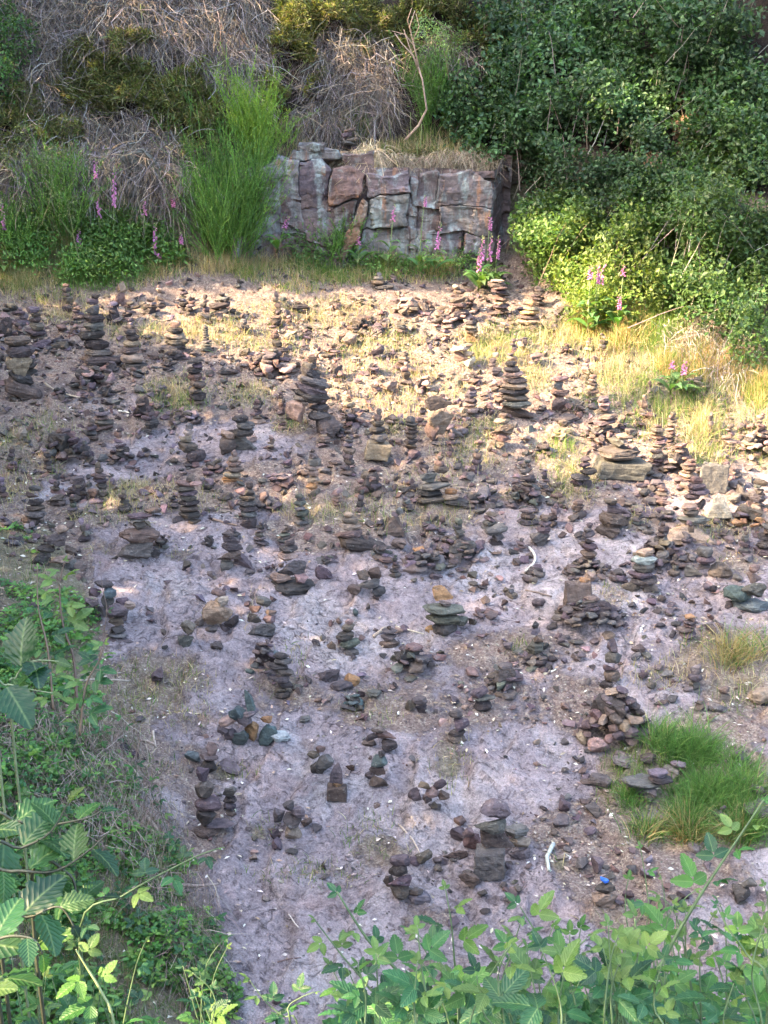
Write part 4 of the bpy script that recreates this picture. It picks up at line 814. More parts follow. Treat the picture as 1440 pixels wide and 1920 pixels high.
for i, (u, v, w) in enumerate(cand[:248]):
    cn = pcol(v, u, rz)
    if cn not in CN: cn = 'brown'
    zone = 'upper slope among the cairns' if v < 900 else ('middle of the slope among the cairns' if v < 1200 else 'lower slope')
    kd = rz.choice(('block', 'slab', 'round', 'block', 'slab'))
    loose(u, v, w, w*(.35 if kd == 'slab' else .62), cn, kd, 'small %s stone lying loose on the %s' % (CN[cn], zone), 'loose %s stones on the %s' % (CN[cn], zone), rz)

# ---------------------------------------------------------------- rubble, chips and litter that nobody could count
def hull_bank(n, seed, k=9, flat=.45):
    out = []; r = random.Random(seed)
    for i in range(n):
        bm = bmesh.new(); vv = []
        for j in range(k):
            v = Vector((r.gauss(0, 1), r.gauss(0, 1), r.gauss(0, 1))).normalized(); vv.append(bm.verts.new((v.x*.5, v.y*.42, v.z*flat)))
        bmesh.ops.convex_hull(bm, input=vv); bm.verts.ensure_lookup_table(); bm.verts.index_update()
        V = np.array([v.co[:] for v in bm.verts]); F = np.array([[v.index for v in f.verts] for f in bm.faces if len(f.verts) == 3]); bm.free(); out.append((V, F))
    return out
BANK = hull_bank(14, 3)
def scatter_solids(x, y, z, size, flat, cols):
    N = len(x); Vs, Fs, Ts = [], [], []; off = 0; which = rng.integers(0, len(BANK), N)
    yaw = rng.uniform(0, 6.28, N); tx = rng.normal(0, .25, N); c, s = np.cos(yaw), np.sin(yaw)
    for b, (V, F) in enumerate(BANK):
        m = np.where(which == b)[0]
        if not len(m): continue
        P_ = V[None]*size[m][:, None, None]; P_ = P_*np.stack([np.ones(len(m)), np.ones(len(m)), flat[m]], -1)[:, None, :]
        zz = P_[..., 2]+P_[..., 0]*tx[m][:, None]
        X_ = P_[..., 0]*c[m][:, None]-P_[..., 1]*s[m][:, None]; Y_ = P_[..., 0]*s[m][:, None]+P_[..., 1]*c[m][:, None]
        W = np.stack([X_+x[m][:, None], Y_+y[m][:, None], zz+z[m][:, None]+(size[m]*flat[m]*.25)[:, None]], -1)
        Vs.append(W.reshape(-1, 3)); Fs.append((F[None]+(np.arange(len(m))*len(V))[:, None, None]+off).reshape(-1, 3)); off += W.shape[0]*W.shape[1]
        Ts.append(np.repeat(cols[m], len(V), 0))
    return np.concatenate(Vs), np.concatenate(Fs), np.concatenate(Ts)
def ground_points(n, x0=-4.8, x1=4.9, y0=4.5, y1=15.6):
    x = rng.uniform(x0, x1, n); y = rng.uniform(y0, y1, n); z = gz(x, y); u, v, dep = project(x, y, z)
    ok = (u > -60) & (u < 1500) & (v < 1990) & (hill_d(x, y) < .05)
    return x[ok], y[ok], z[ok], u[ok], v[ok]
def zone_w(u, v):
    w = np.zeros_like(u)
    for (cu, cv, ru, rv, n, mx) in ZON:
        w = np.maximum(w, np.clip(1.5-np.sqrt(((u-cu)/(ru*1.1))**2+((v-cv)/(rv*1.2))**2), 0, 1)*min(1.0, n*1200/(ru*rv)/5))
    return w
x, y, z, u, v = ground_points(90000)
w = zone_w(u, v); cv_ = cover(x, y, z)[0]
up = sstep(1000, 800, v); keep = rng.random(len(x)) < (.03 + .26*w + .10*up)*(1-.8*(bank_d(x, y) > .1))*(.35+.65*cv_)
x, y, z, v = x[keep], y[keep], z[keep], v[keep]
sz = .018+.095*rng.random(len(x))**2.2
PL = [COLS[k] for k in ('purple', 'brown', 'red', 'pink', 'dark', 'grey', 'lilac')]
V, F, T = scatter_solids(x, y, z, sz, rng.uniform(.3, .95, len(x)), mixcol(PL, len(x), [.2, .22, .17, .1, .12, .12, .07]))
tag(link('stone_rubble', np_mesh('stone_rubble', V, F, M_STONE_T, T)), 'small angular stone rubble strewn between the cairns', 'rubble', kind='stuff')
x, y, z, u, v = ground_points(90000); cv_ = cover(x, y, z)[0]
keep = rng.random(len(x)) < (.05+.22*cv_+.10*zone_w(u, v)); x, y, z = x[keep], y[keep], z[keep]
V, F, T = scatter_solids(x, y, z, rng.uniform(.008, .026, len(x)), rng.uniform(.15, .5, len(x)), mixcol(PL+[(.45, .40, .34), (.33, .30, .28)], len(x), [.14, .15, .12, .1, .08, .12, .09, .1, .1]))
tag(link('stone_chips', np_mesh('stone_chips', V, F, M_STONE_T, T)), 'thin chips and flakes of stone over the bare rock', 'stone chips', kind='stuff')
# dry leaves
x, y, z, u, v = ground_points(110000, y0=4.3); cv_ = cover(x, y, z)[0]
lw = np.zeros_like(u)
for (cu, cv0, ru, rv, a) in [(740,1350,150,60,1),(1010,1250,130,50,1),(1180,1200,60,80,1),(1330,1420,120,60,1),(1080,1570,130,90,1),(1180,1660,160,60,1),(380,1540,90,160,.8),(300,1380,120,120,.7),(560,1350,150,40,.6),(880,1370,80,90,.9),(1090,1380,60,80,.9),(1230,1130,80,60,.7),
                            (860,1200,160,40,.7),(330,1010,120,50,.8),(130,970,160,60,.8),(600,1010,160,40,.8),(760,1010,100,30,.9),(100,760,160,150,.3),(430,1760,80,200,.7),(700,1330,200,40,.8),(760,1560,60,80,.7),(900,1700,200,40,.6)]:
    lw = np.maximum(lw, a*np.clip(1.4-np.sqrt(((u-cu)/ru)**2+((v-cv0)/rv)**2), 0, 1))
keep = rng.random(len(x)) < (.02+.13*cv_*(v > 880)*np.clip(.5+2*fbm(x*1.7, y*1.7, 9, 2), 0, 1)+.03*cv_+.34*lw*(.35+fbm(x*2, y*2, 8, 2))); x, y, z = x[keep], y[keep], z[keep]; n = len(x)
a = rng.uniform(0, 6.28, n); d = np.stack([np.cos(a), np.sin(a), rng.normal(0, .25, n)], -1); nn = unit(np.stack([rng.normal(0, .35, n), rng.normal(0, .35, n), np.ones(n)], -1))
L = rng.uniform(.018, .05, n)
V, F, I = leaf_cards(np.stack([x, y, z+.006+rng.uniform(0, .008, n)], -1), unit(d), nn, L, L*rng.uniform(.35, .6, n))
T = mixcol([(.50, .44, .34), (.36, .29, .20), (.24, .17, .11), (.62, .58, .50), (.30, .25, .2)], n)[I]
tag(link('leaf_litter', np_mesh('leaf_litter', V, F, M_DRY, T)), 'pale dry fallen leaves scattered over rock and soil', 'leaf litter', kind='stuff')

# ---------------------------------------------------------------- grass
def grass(name, L, n, label, greens, straws, upright=.55, wd=.0032, limit=None, flow=None):
    x, y, z, u, v = ground_points(n, x0=-5.2, x1=5.6, y0=4.3, y1=16.2) if limit is None else limit(n)
    d, g, ln = patches(u, v, L)
    if flow is not None:
        kc = len(x)//150; pk = rng.permutation(len(x))[:kc]; ci = rng.integers(0, kc, len(x)); off = rng.normal(0, .05, (len(x), 2)); x = x[pk][ci]+off[:, 0]; y = y[pk][ci]+off[:, 1]; z = gz(x, y); u, v, _d = project(x, y, z); d, g, ln = patches(u, v, L); ln = ln*rng.uniform(.4, 1.5, kc)[ci]; flow = np.arctan2(off[:, 1], off[:, 0])
    keep = rng.random(len(x)) < d*(.25+.9*np.clip(.45+2.0*fbm(x*3, y*3, 61, 3), 0, 1)); x, y, z, g, ln = x[keep], y[keep], z[keep], g[keep], ln[keep]; n = len(x)
    a = rng.uniform(0, 6.28, n) if flow is None else flow[keep]+rng.normal(0, .6, n); lean = np.abs(rng.normal(.6 if flow is not None else 0, upright, n)); ln = ln*rng.uniform(.55, 1.25, n)
    K = 4; t = np.linspace(0, 1, K)[None, :]
    r_ = np.sin(lean)[:, None]*ln[:, None]*(t*.35+t**2*.75); hh = np.cos(lean*.8)[:, None]*ln[:, None]*(t-.28*lean[:, None]*t**2)
    Pp = np.stack([x[:, None]+r_*np.cos(a)[:, None], y[:, None]+r_*np.sin(a)[:, None], z[:, None]-.005+hh], -1)
    W = wd*rng.uniform(.7, 1.4, (n, 1))*np.array([1, .9, .6, .12])[None, :]
    V, F, I = strips(Pp, W)
    isg = rng.random(n) < g*(.45+1.1*np.clip(.5+1.5*fbm(x*2, y*2, 63, 2), 0, 1))
    T = np.where(isg[:, None], mixcol(greens, n), mixcol(straws, n))[I]
    return tag(link(name, np_mesh(name, V, F, M_GRASS, T)), label, 'grass', kind='stuff')
GREEN = [(.10, .19, .035), (.14, .22, .05), (.08, .15, .04), (.19, .24, .07)]
STRAW = [(.44, .36, .20), (.38, .32, .19), (.30, .24, .14), (.50, .43, .28)]
grass('dry_grass', GP, 500000, 'short dry straw and green grass growing between the cairns', GREEN, STRAW, .75, .004)
HEAD = {}
def tall_points(n):
    us, vs__ = [], []; ar = np.array([b[2]*b[3] for b in TALL], float); c = (ar/ar.sum()*n).astype(int)
    for b, m in zip(TALL, c):
        a, q = rng.uniform(0, 6.283, m), np.sqrt(rng.random(m)); q = np.abs(rng.normal(0, .62, m)); us.append(b[0]+np.cos(a)*q*b[2]); vs__.append(b[1]+np.sin(a)*q*b[3])
    u = np.concatenate(us); v = np.concatenate(vs__); x, y, z, s = hit(u, v); return x, y, z, u, v
grass('long_grass', TALL, 19000, 'long green grass clumps at the right edge of the bare rock', [(.09, .20, .05), (.12, .24, .06), (.07, .15, .04), (.16, .24, .08)], [(.38, .32, .17), (.30, .22, .10)], .3, .0045, tall_points, 1)

# ---------------------------------------------------------------- sticks
def tube_mesh(name, pts, rad, mat, sides=6):
    pts = [Vector(p) for p in pts]; V = []; Fq = []
    for i, p in enumerate(pts):
        t = (pts[min(i+1, len(pts)-1)]-pts[max(i-1, 0)]).normalized()
        s = t.cross(Vector((.13, .3, .95))).normalized(); b = t.cross(s)
        r = rad[i] if hasattr(rad, '__len__') else rad
        for k in range(sides):
            a = 6.28318*k/sides; V.append(p+s*math.cos(a)*r+b*math.sin(a)*r)
    for i in range(len(pts)-1):
        for k in range(sides):
            k2 = (k+1) % sides; Fq.append((i*sides+k, i*sides+k2, (i+1)*sides+k2, (i+1)*sides+k))
    me = bpy.data.meshes.new(name); n0 = (len(pts)-1)*sides
    me.from_pydata([tuple(v) for v in V], [], Fq+[tuple(range(sides))[::-1], tuple(range(n0, n0+sides))]); me.materials.append(mat)
    me.polygons.foreach_set('use_smooth', [True]*len(me.polygons)); return me
def stick(u1, v1, u2, v2, px, col, label, lift=.5, bend=.04):
    n = 7; a = hit1(u1, v1); b = hit1(u2, v2); pts = []
    rr = px*a[3]*.5; nx, ny = -(b[1]-a[1]), b[0]-a[0]; k = U(-bend, bend)*3
    for i in range(n):
        t = i/(n-1); m = math.sin(t*math.pi)*k
        X_, Y_ = a[0]+(b[0]-a[0])*t+nx*m+U(-.3, .3)*rr, a[1]+(b[1]-a[1])*t+ny*m; pts.append([X_, Y_, float(gz(X_, Y_)[0])])
    za, zb = pts[0][2], pts[-1][2]
    top = max(p[2]-(za+(zb-za)*i/(n-1)) for i, p in enumerate(pts))
    for i, p in enumerate(pts): p[2] = za+(zb-za)*i/(n-1)+max(0, top)*.8+rr*lift+U(-.2, .2)*rr
    o0 = Vector(pts[0]); loc = [tuple(Vector(p)-o0) for p in pts]
    return tag(link('stick', tube_mesh('stick', loc, [rr*(1-.35*i/n) for i in range(n)], M_BARK), None, o0, color=col), label, 'stick')
st = stick(1037, 1590, 1030, 1640, 9, (.40, .42, .36), 'short thick pale stick with a red cut end in the foreground', 1)
stick(992, 1032, 984, 1078, 5, (.62, .57, .5), 'white curved stick below the tent shaped boulder', 2, .1)
stick(85, 725, 150, 752, 4, (.42, .34, .24), 'thin pale stick right of the big tilted slabs at the left')
stick(222, 776, 240, 786, 4, (.66, .60, .48), 'white curved stick on bare rock near a small heap', 1, .2)
stick(395, 975, 445, 988, 5, (.30, .20, .14), 'short brown log between two tall stacks')
stick(700, 1198, 722, 1180, 7, (.34, .27, .2), 'stub of a branch by the small round purple cairn')
stick(742, 1176, 794, 1190, 4, (.48, .42, .32), 'pale branch left of the greenish slab cairn')
stick(275, 1532, 298, 1568, 8, (.36, .28, .22), 'broken thick stick on the litter left of the tall figure like stack')
stick(262, 1390, 290, 1398, 6, (.30, .23, .18), 'short curved twig on the soil of the left bank')
stick(288, 1372, 292, 1402, 5, (.36, .3, .24), 'upright looking twig end on the soil of the left bank')
stick(750, 1560, 790, 1620, 4, (.42, .34, .26), 'thin forked stick by the grass tuft above the foreground')
stick(1175, 1410, 1200, 1400, 6, (.40, .32, .22), 'pale stick among slabs at the front of the purple mound')
stick(520, 1810, 565, 1802, 3, (.14, .09, .08), 'thin dark twig lying on the foreground rock')
stick(542, 1718, 560, 1742, 3, (.52, .46, .4), 'thin white straw on the foreground rock')
stick(985, 1110, 1035, 1122, 4, (.2, .15, .12), 'thin dark twig left of the upright dark block')
stick(120, 1310, 245, 1302, 6, (.28, .23, .18), 'long bare branch sticking out of the left bank', 6, .05)
stick(290, 1664, 410, 1668, 8, (.26, .2, .17), 'thick fallen branch below the left bank thicket', 3)
stick(1330, 675, 1410, 692, 5, (.42, .34, .26), 'long pale branch on the sunlit bank under the thicket', 3)
stick(1342, 690, 1400, 700, 3, (.38, .3, .2), 'thinner pale branch below the long one on the sunlit bank', 2)
# ---------------------------------------------------------------- cliff
from mathutils import noise as mn
def poly_block(name, P2, depth, seed, rough=.05, wo=Vector((0, 0, 0)), mat=None):
    """rock block: outline P2 in (x, z) metres extruded along y, front at y=0, broken surface"""
    bm = bmesh.new(); n = len(P2); r = random.Random(seed)
    f = [bm.verts.new((p[0], r.uniform(-.02, .03), p[1])) for p in P2]; b = [bm.verts.new((p[0], depth, p[1])) for p in P2]
    bm.faces.new(f); bm.faces.new(b[::-1])
    for i in range(n): bm.faces.new((f[(i+1) % n], f[i], b[i], b[(i+1) % n]))
    bmesh.ops.recalc_face_normals(bm, faces=bm.faces[:])
    bmesh.ops.bevel(bm, geom=[e for e in bm.edges if min(v.co.y for v in e.verts) < .1], offset=.010, segments=1, affect='EDGES', profile=.5)
    bmesh.ops.triangulate(bm, faces=bm.faces[:])
    for k in range(6):
        es = [e for e in bm.edges if e.calc_length() > .05 and min(v.co.y for v in e.verts) < .2]
        if not es or len(bm.faces) > 3600: break
        bmesh.ops.subdivide_edges(bm, edges=es, cuts=1); bmesh.ops.triangulate(bm, faces=bm.faces[:])
    o = Vector((seed*3.1, 0, seed*1.3))
    for v in bm.verts:
        w = max(0, 1-v.co.y*5); c = v.co+o
        f_ = mn.noise(c*2.2)+.6*mn.noise(c*5)+.3*mn.noise(c*13)
        q = math.floor((c.z+.25*mn.noise(c*1.5)+.1*c.x)*9); j = math.floor((c.x*1.3+.3*mn.noise(c*1.7)+9)*4)
        v.co.y += w*(rough*.8*f_ + rough*.4*mn.noise(Vector((q*3.37, seed*2.1, 0)))*2 + rough*.6*mn.noise(Vector((0, seed*1.1, j*2.9)))*2)
        g_ = v.co+wo; v.co.x += .05*mn.noise(g_*4)+.02*mn.noise(g_*12); v.co.z += .05*mn.noise(g_*4+Vector((7, 0, 3)))+.02*mn.noise(g_*13)
    me = bpy.data.meshes.new(name); bm.to_mesh(me); bm.free(); me.materials.append(mat or M_CLIFF); return me
GW = np.arange(-1.78, 1.56, .02); HW = np.arange(-.3, 1.16, .02); A, B = np.meshgrid(GW, HW, indexing='xy')
wq = np.floor((B+.25*fbm(A*1.2, B*1.2, 5, 3))*7); wj = np.floor((A+.35*fbm(A*1.2, B*.8, 8, 3))*3.2)
Yw = np.interp(A, BX, BY)-.10+.16*fbm(A*1.6, B*2, 91, 5)+.10*(_hash(wq, wj, 3)-.5)+.06*B
Zw = gz(A.ravel(), (np.interp(A, BX, BY)-.25).ravel()).reshape(A.shape)+B
i_ = np.arange(A.size).reshape(A.shape); Fw = np.stack([i_[:-1, :-1], i_[:-1, 1:], i_[1:, 1:], i_[1:, :-1]], -1).reshape(-1, 4)
cliff = tag(link('cliff', np_mesh('cliff', np.stack([A, Yw, Zw], -1).reshape(-1, 3), Fw, M_CLIFF), color=(.12, .09, .085)), kind='structure')
def cliff_block(px, col, seed, dy=0.0, y0=15.50, parent=None, depth=.5, rough=.05, org=(0, 0, 0)):
    """block from its outline in photo pixels, standing at the distance of the face"""
    um = sum(p[0] for p in px)/len(px); vm = sum(p[1] for p in px)/len(px); Y = y0+dy
    def W(u, v):
        a, b = (u-720)/FPX, -(v-960)/FPX; t = Y/(cP+b*sP); return a*t, CZ+t*(-sP+b*cP)
    cx, cz = W(um, vm); P2 = [(W(*p)[0]-cx, W(*p)[1]-cz) for p in px]
    return link('rock_block', poly_block('rock_block', P2, depth, seed, rough, Vector((cx, Y, cz))), parent or cliff, (cx-org[0], Y-org[1], cz-org[2]), color=col)
BL = [([(484,318),(520,296),(560,304),(562,376),(540,374),(482,376)],(.17,.17,.18),.02),([(480,378),(528,380),(526,475),(478,475)],(.15,.15,.155),.06),([(530,380),(562,380),(576,430),(570,476),(528,476)],(.17,.165,.165),.08),
 ([(562,308),(606,300),(622,322),(616,384),(590,392),(564,388)],(.12,.10,.115),.04),([(564,392),(612,388),(622,420),(600,476),(574,476),(576,430)],(.12,.105,.105),.07),
 ([(624,322),(660,312),(684,322),(676,372),(618,388)],(.17,.115,.10),-.02),([(618,392),(674,376),(660,410),(640,446),(606,476),(622,422)],(.15,.105,.09),.03),([(682,372),(664,410),(642,448),(616,484),(652,492),(676,430),(694,380)],(.22,.14,.09),-.05),
 ([(686,322),(716,330),(764,322),(768,364),(690,370)],(.14,.115,.125),-.06),([(696,372),(764,366),(766,424),(684,430)],(.17,.17,.16),-.02),([(682,432),(766,428),(762,512),(650,512)],(.165,.155,.15),.01),([(768,330),(784,334),(782,480),(764,505)],(.12,.08,.072),.05),
 ([(786,330),(818,324),(822,420),(784,430)],(.12,.10,.10),.07),([(820,332),(880,322),(920,344),(924,390),(866,382),(822,388)],(.13,.11,.11),-.04),([(824,390),(868,384),(924,392),(926,444),(872,436),(826,440)],(.145,.13,.125),-.07),
 ([(784,434),(870,438),(858,506),(780,506)],(.13,.11,.115),-.02),([(874,438),(926,446),(922,512),(860,508)],(.14,.12,.12),-.05)]
for i, (px, c, dy) in enumerate(BL): cliff_block(px, c, 40+i, dy)
for i, (px, c) in enumerate([([(548,284),(590,280),(636,284),(640,302),(544,304)],(.14,.13,.125)),([(556,272),(590,266),(612,272),(610,283),(556,284)],(.11,.095,.09)),([(644,292),(700,288),(702,316),(648,318)],(.15,.11,.10))]):
    cliff_block(px, c, 80+i, .10+.06*(i > 3), rough=.035)
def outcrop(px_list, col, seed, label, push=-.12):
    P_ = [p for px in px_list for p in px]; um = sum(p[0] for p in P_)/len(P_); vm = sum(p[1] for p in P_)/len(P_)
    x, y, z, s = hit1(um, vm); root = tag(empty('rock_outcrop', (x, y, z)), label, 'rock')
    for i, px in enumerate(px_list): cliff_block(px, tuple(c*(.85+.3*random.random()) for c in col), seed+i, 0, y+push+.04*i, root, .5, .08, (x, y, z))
outcrop([[(222,300),(262,280),(292,300),(286,352),(240,372)],[(290,300),(340,318),(348,372),(310,396),(284,356)],[(240,374),(284,358),(306,398),(262,410)]], (.13, .11, .10), 5, 'grey brown rock face under the hanging heather behind the foxgloves')
outcrop([[(1262,232),(1300,208),(1324,236),(1306,262),(1268,262)]], (.22, .14, .09), 15, 'orange rock patch showing through the green thicket at upper right', -.05)
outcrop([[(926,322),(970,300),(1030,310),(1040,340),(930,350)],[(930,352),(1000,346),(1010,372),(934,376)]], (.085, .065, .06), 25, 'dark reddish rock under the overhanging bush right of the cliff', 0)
outcrop([[(1208,300),(1240,282),(1258,310),(1246,346),(1214,342)]], (.22, .15, .10), 35, 'small tan rock patch in the thicket left of a bare stem', -.03)
# ---------------------------------------------------------------- plants of the hillside
def ell_points(n, u0, v0, ru, rv):
    a = rng.uniform(0, 6.283, n); q = np.sqrt(rng.random(n)); return u0+np.cos(a)*q*ru, v0+np.sin(a)*q*rv
def outward(x, y):   # rough direction away from the hill, towards the open quarry
    e = .25; gx = (gz(x+e, y)-gz(x-e, y))/(2*e); gy = (gz(x, y+e)-gz(x, y-e))/(2*e)
    return unit(np.stack([-gx, -gy, np.ones_like(gx)*.9], -1))
def place_root(name, u, v, label, cat, group=None):
    x, y, z, s = hit1(u, v); return tag(empty(name, (x, y, z)), label, cat, group), Vector((x, y, z)), s
def twigs_mesh(name, origin, tips, rad, mat, tint, droop=.0, K=6, wob=.08):
    """thin branches as crossed ribbons from near origin to tips"""
    n = len(tips); t = np.linspace(0, 1, K)[None, :, None]
    o = origin if origin.ndim == 2 else np.repeat(origin[None], n, 0)
    L = np.linalg.norm(tips-o, axis=1)[:, None, None]
    Pp = o[:, None]+(tips-o)[:, None]*t + np.cumsum(rng.normal(0, wob, (n, K, 3)), 1)*L*.25*t
    Pp[..., 2] -= droop*(t[..., 0]**2)*L[..., 0]
    W = np.repeat(rad[:, None] if hasattr(rad, '__len__') else np.full((n, 1), rad), K, 1)*np.linspace(1, .35, K)[None]
    V, F, I = strips(Pp, W); V2, F2, I2 = strips(Pp, W)
    V = np.concatenate([V, V2]); F = np.concatenate([F, F2+len(V)//2]); I = np.concatenate([I, I2])
    return np_mesh(name, V, F, mat, tint[I])
def leafy(name, blobs, n, leaf, cols, label, cat, ru=None, depth=.45, seed=0, aspect=.6, stems=60, stemcol=(.22, .17, .12), group=None, clump=5, gap=.35, up=.5):
    """bush that clothes the slope: blobs = [(u, v, half width px, half height px)]"""
    uu = np.mean([b[0] for b in blobs]); vv = max(b[1]+b[3]*.8 for b in blobs)
    root, R0, s0 = place_root(name, uu, vv, label, cat, group); O = np.array(R0)
    area = np.array([b[2]*b[3] for b in blobs], float); cnt = (area/area.sum()*n/clump).astype(int)+1
    C = []; 
    for b, m in zip(blobs, cnt):
        u, v = ell_points(m, *b); x, y, z, s = hit(u, v)
        rr = 1-((u-b[0])/b[2])**2-((v-b[1])/b[3])**2
        off = depth*np.sqrt(np.clip(rr, .02, 1))*(.2+.8*rng.random(m)**.6)*(.45+1.15*np.clip(.5+1.3*fbm(x*2.2, z*2.2, 71+seed, 3), 0, 1))
        p = np.stack([x, y, z], -1)+outward(x, y)*off[:, None]
        g = fbm(p[:, 0]*2.0+seed, p[:, 2]*2.0, 33, 3)
        C.append(p[g > -gap])
    C = np.concatenate(C); m = len(C)
    cen = np.repeat(C, clump, 0)+rng.normal(0, leaf*.95, (m*clump, 3)); N = len(cen)
    out = np.repeat(outward(C[:, 0], C[:, 1]), clump, 0)
    d = unit(rng.normal(0, 1, (N, 3))+out*.6+np.array([0, -.2, -.25])); nn = unit(out*.7+np.array([0, -.15, up])+rng.normal(0, .55, (N, 3)))
    L = leaf*rng.uniform(.6, 1.35, N)
    V, F, I = leaf_cards(cen-O, d, nn, L, L*aspect*rng.uniform(.8, 1.2, N))
    ctint = np.repeat(mixcol(cols, m, a=.25), clump, 0)*(1+rng.uniform(-.15, .15, (N, 1)))
    ctint = ctint*(.75+.55*np.repeat(np.clip(.5+1.4*fbm(C[:, 0]*1.7+seed, C[:, 2]*1.7, 12, 2), 0, 1), clump))[:, None]; link('foliage', np_mesh('foliage', V, F, M_LEAF_T, ctint[I]), root)
    if stems:
        k = min(stems, m); tip = C[rng.choice(m, k, False)]; o = tip.copy(); o[:, 0] += rng.normal(0, .18, k); o[:, 1] += .12; o[:, 2] -= rng.uniform(.15, .7, k); o[:, 2] = np.maximum(o[:, 2], gz(o[:, 0], o[:, 1])-.1)
        me_ = twigs_mesh('branches', o-O, tip+outward(tip[:, 0], tip[:, 1])*.06-O, rng.uniform(.006, .014, k), M_DRY, jit(stemcol, k), 0, 6)
        link('branches', me_, root)
    return root
OAK = [(.040, .085, .038), (.030, .065, .030), (.055, .115, .042), (.080, .145, .060)]
BRA = [(.10, .17, .040), (.075, .14, .035), (.13, .19, .05), (.06, .11, .035)]
leafy('oak_bush', [(1010,60,140,90),(1180,70,150,90),(1090,160,160,60),(960,150,80,60)], 15000, .066, OAK, 'dark leafy oak bush at the top right above the cliff', 'bush', depth=.8, seed=1, stems=90, stemcol=(.30, .26, .22), gap=.22)
leafy('oak_bush', [(1370,60,130,90),(1400,180,100,90),(1290,150,90,60),(1440,30,60,60),(1430,90,50,60)], 12000, .068, OAK, 'dense oak bush filling the top right corner', 'bush', depth=.8, seed=2, stems=60, stemcol=(.30, .26, .22), gap=.25)
leafy('oak_bush', [(880,200,60,60),(980,240,110,50),(1100,250,110,50),(1190,230,90,60),(900,270,50,30)], 11500, .062, OAK+[(.10, .18, .08)], 'oak bush hanging over the dark hollow right of the cliff', 'bush', depth=.75, seed=3, stems=80, stemcol=(.36, .31, .27), gap=.25)
leafy('hanging_ivy', [(1080,320,95,50),(1180,310,80,60),(1130,390,130,40),(1210,300,60,60)], 9000, .052, [(.05, .10, .045), (.06, .12, .05), (.045, .08, .04)], 'dark ivy hanging below the oak bushes right of the cliff', 'ivy', depth=.5, seed=4, stems=70, stemcol=(.30, .25, .2))
leafy('bramble_thicket', [(1052,440,48,75),(1090,430,90,70),(1190,440,100,60),(1060,520,60,35)], 12000, .054, BRA, 'bramble thicket just right of the cliff corner with dark hollow', 'bramble', depth=.65, seed=5, stems=60)
leafy('bramble_thicket', [(1130,540,80,50),(1190,560,90,60),(1120,600,50,30)], 8000, .052, [(.15, .21, .045), (.12, .19, .04), (.18, .23, .06)], 'yellow green bramble with purple foxgloves standing before it', 'bramble', depth=.6, seed=6, stems=40)
leafy('bramble_thicket', [(1300,430,110,80),(1400,420,80,90),(1310,540,110,60),(1400,560,70,80),(1410,660,45,50),(1330,610,60,40),(1240,480,80,60),(1430,480,40,80)], 21000, .054, [(.075, .135, .04), (.055, .10, .035), (.10, .16, .045)], 'large shaded bramble thicket along the right edge', 'bramble', depth=.65, seed=7, stems=170, stemcol=(.36, .31, .26))
leafy('ivy_curtain', [(1370,300,90,60),(1250,370,60,40),(1400,260,60,50),(1350,270,60,45),(1300,350,90,40)], 11500, .056, [(.07, .14, .045), (.10, .17, .05), (.05, .10, .04)], 'curtain of creeper leaves around the orange rock at the right', 'ivy', depth=.4, seed=8, stems=60, stemcol=(.34, .3, .26), gap=.8)
leafy('holly_bush', [(20,90,55,60),(-10,150,60,60),(-30,30,60,50)], 4200, .045, [(.07, .15, .04), (.05, .11, .035), (.10, .19, .05)], 'green leafy bush at the top left edge', 'bush', depth=.45, seed=9, stems=20)
leafy('willow_shrub', [(815,115,45,60),(800,180,40,45),(850,90,35,40)], 3600, .04, [(.13, .22, .07), (.16, .25, .09), (.10, .17, .06)], 'light green shrub growing behind the dead pale branches', 'shrub', depth=.7, seed=10, aspect=.25, stems=20)
leafy('nettle_patch', [(90,470,90,45),(220,440,100,50),(170,500,130,40),(300,470,50,40),(40,420,50,50)], 10000, .055, [(.12, .24, .055), (.10, .20, .05), (.16, .28, .08)], 'green leafy weeds round the foxgloves at the left', 'weeds', depth=.3, seed=11, aspect=.38, stems=30, stemcol=(.12, .18, .06))
leafy('nettle_patch', [(600,490,60,22),(720,505,70,18),(830,505,80,18),(880,470,40,30),(640,460,50,26),(560,455,50,30)], 5200, .045, [(.10, .21, .055), (.09, .17, .05), (.14, .24, .07)], 'low green weeds along the foot of the cliff', 'weeds', depth=.2, seed=12, aspect=.4, stems=20, stemcol=(.12, .18, .06))
leafy('yellow_shrub', [(110,330,60,45),(90,400,60,40),(60,300,50,50)], 3200, .032, [(.16, .22, .07), (.22, .27, .12), (.12, .18, .06)], 'pale yellow green shrub with long twigs at the left', 'shrub', depth=.4, seed=13, aspect=.35, stems=40, stemcol=(.2, .22, .1))

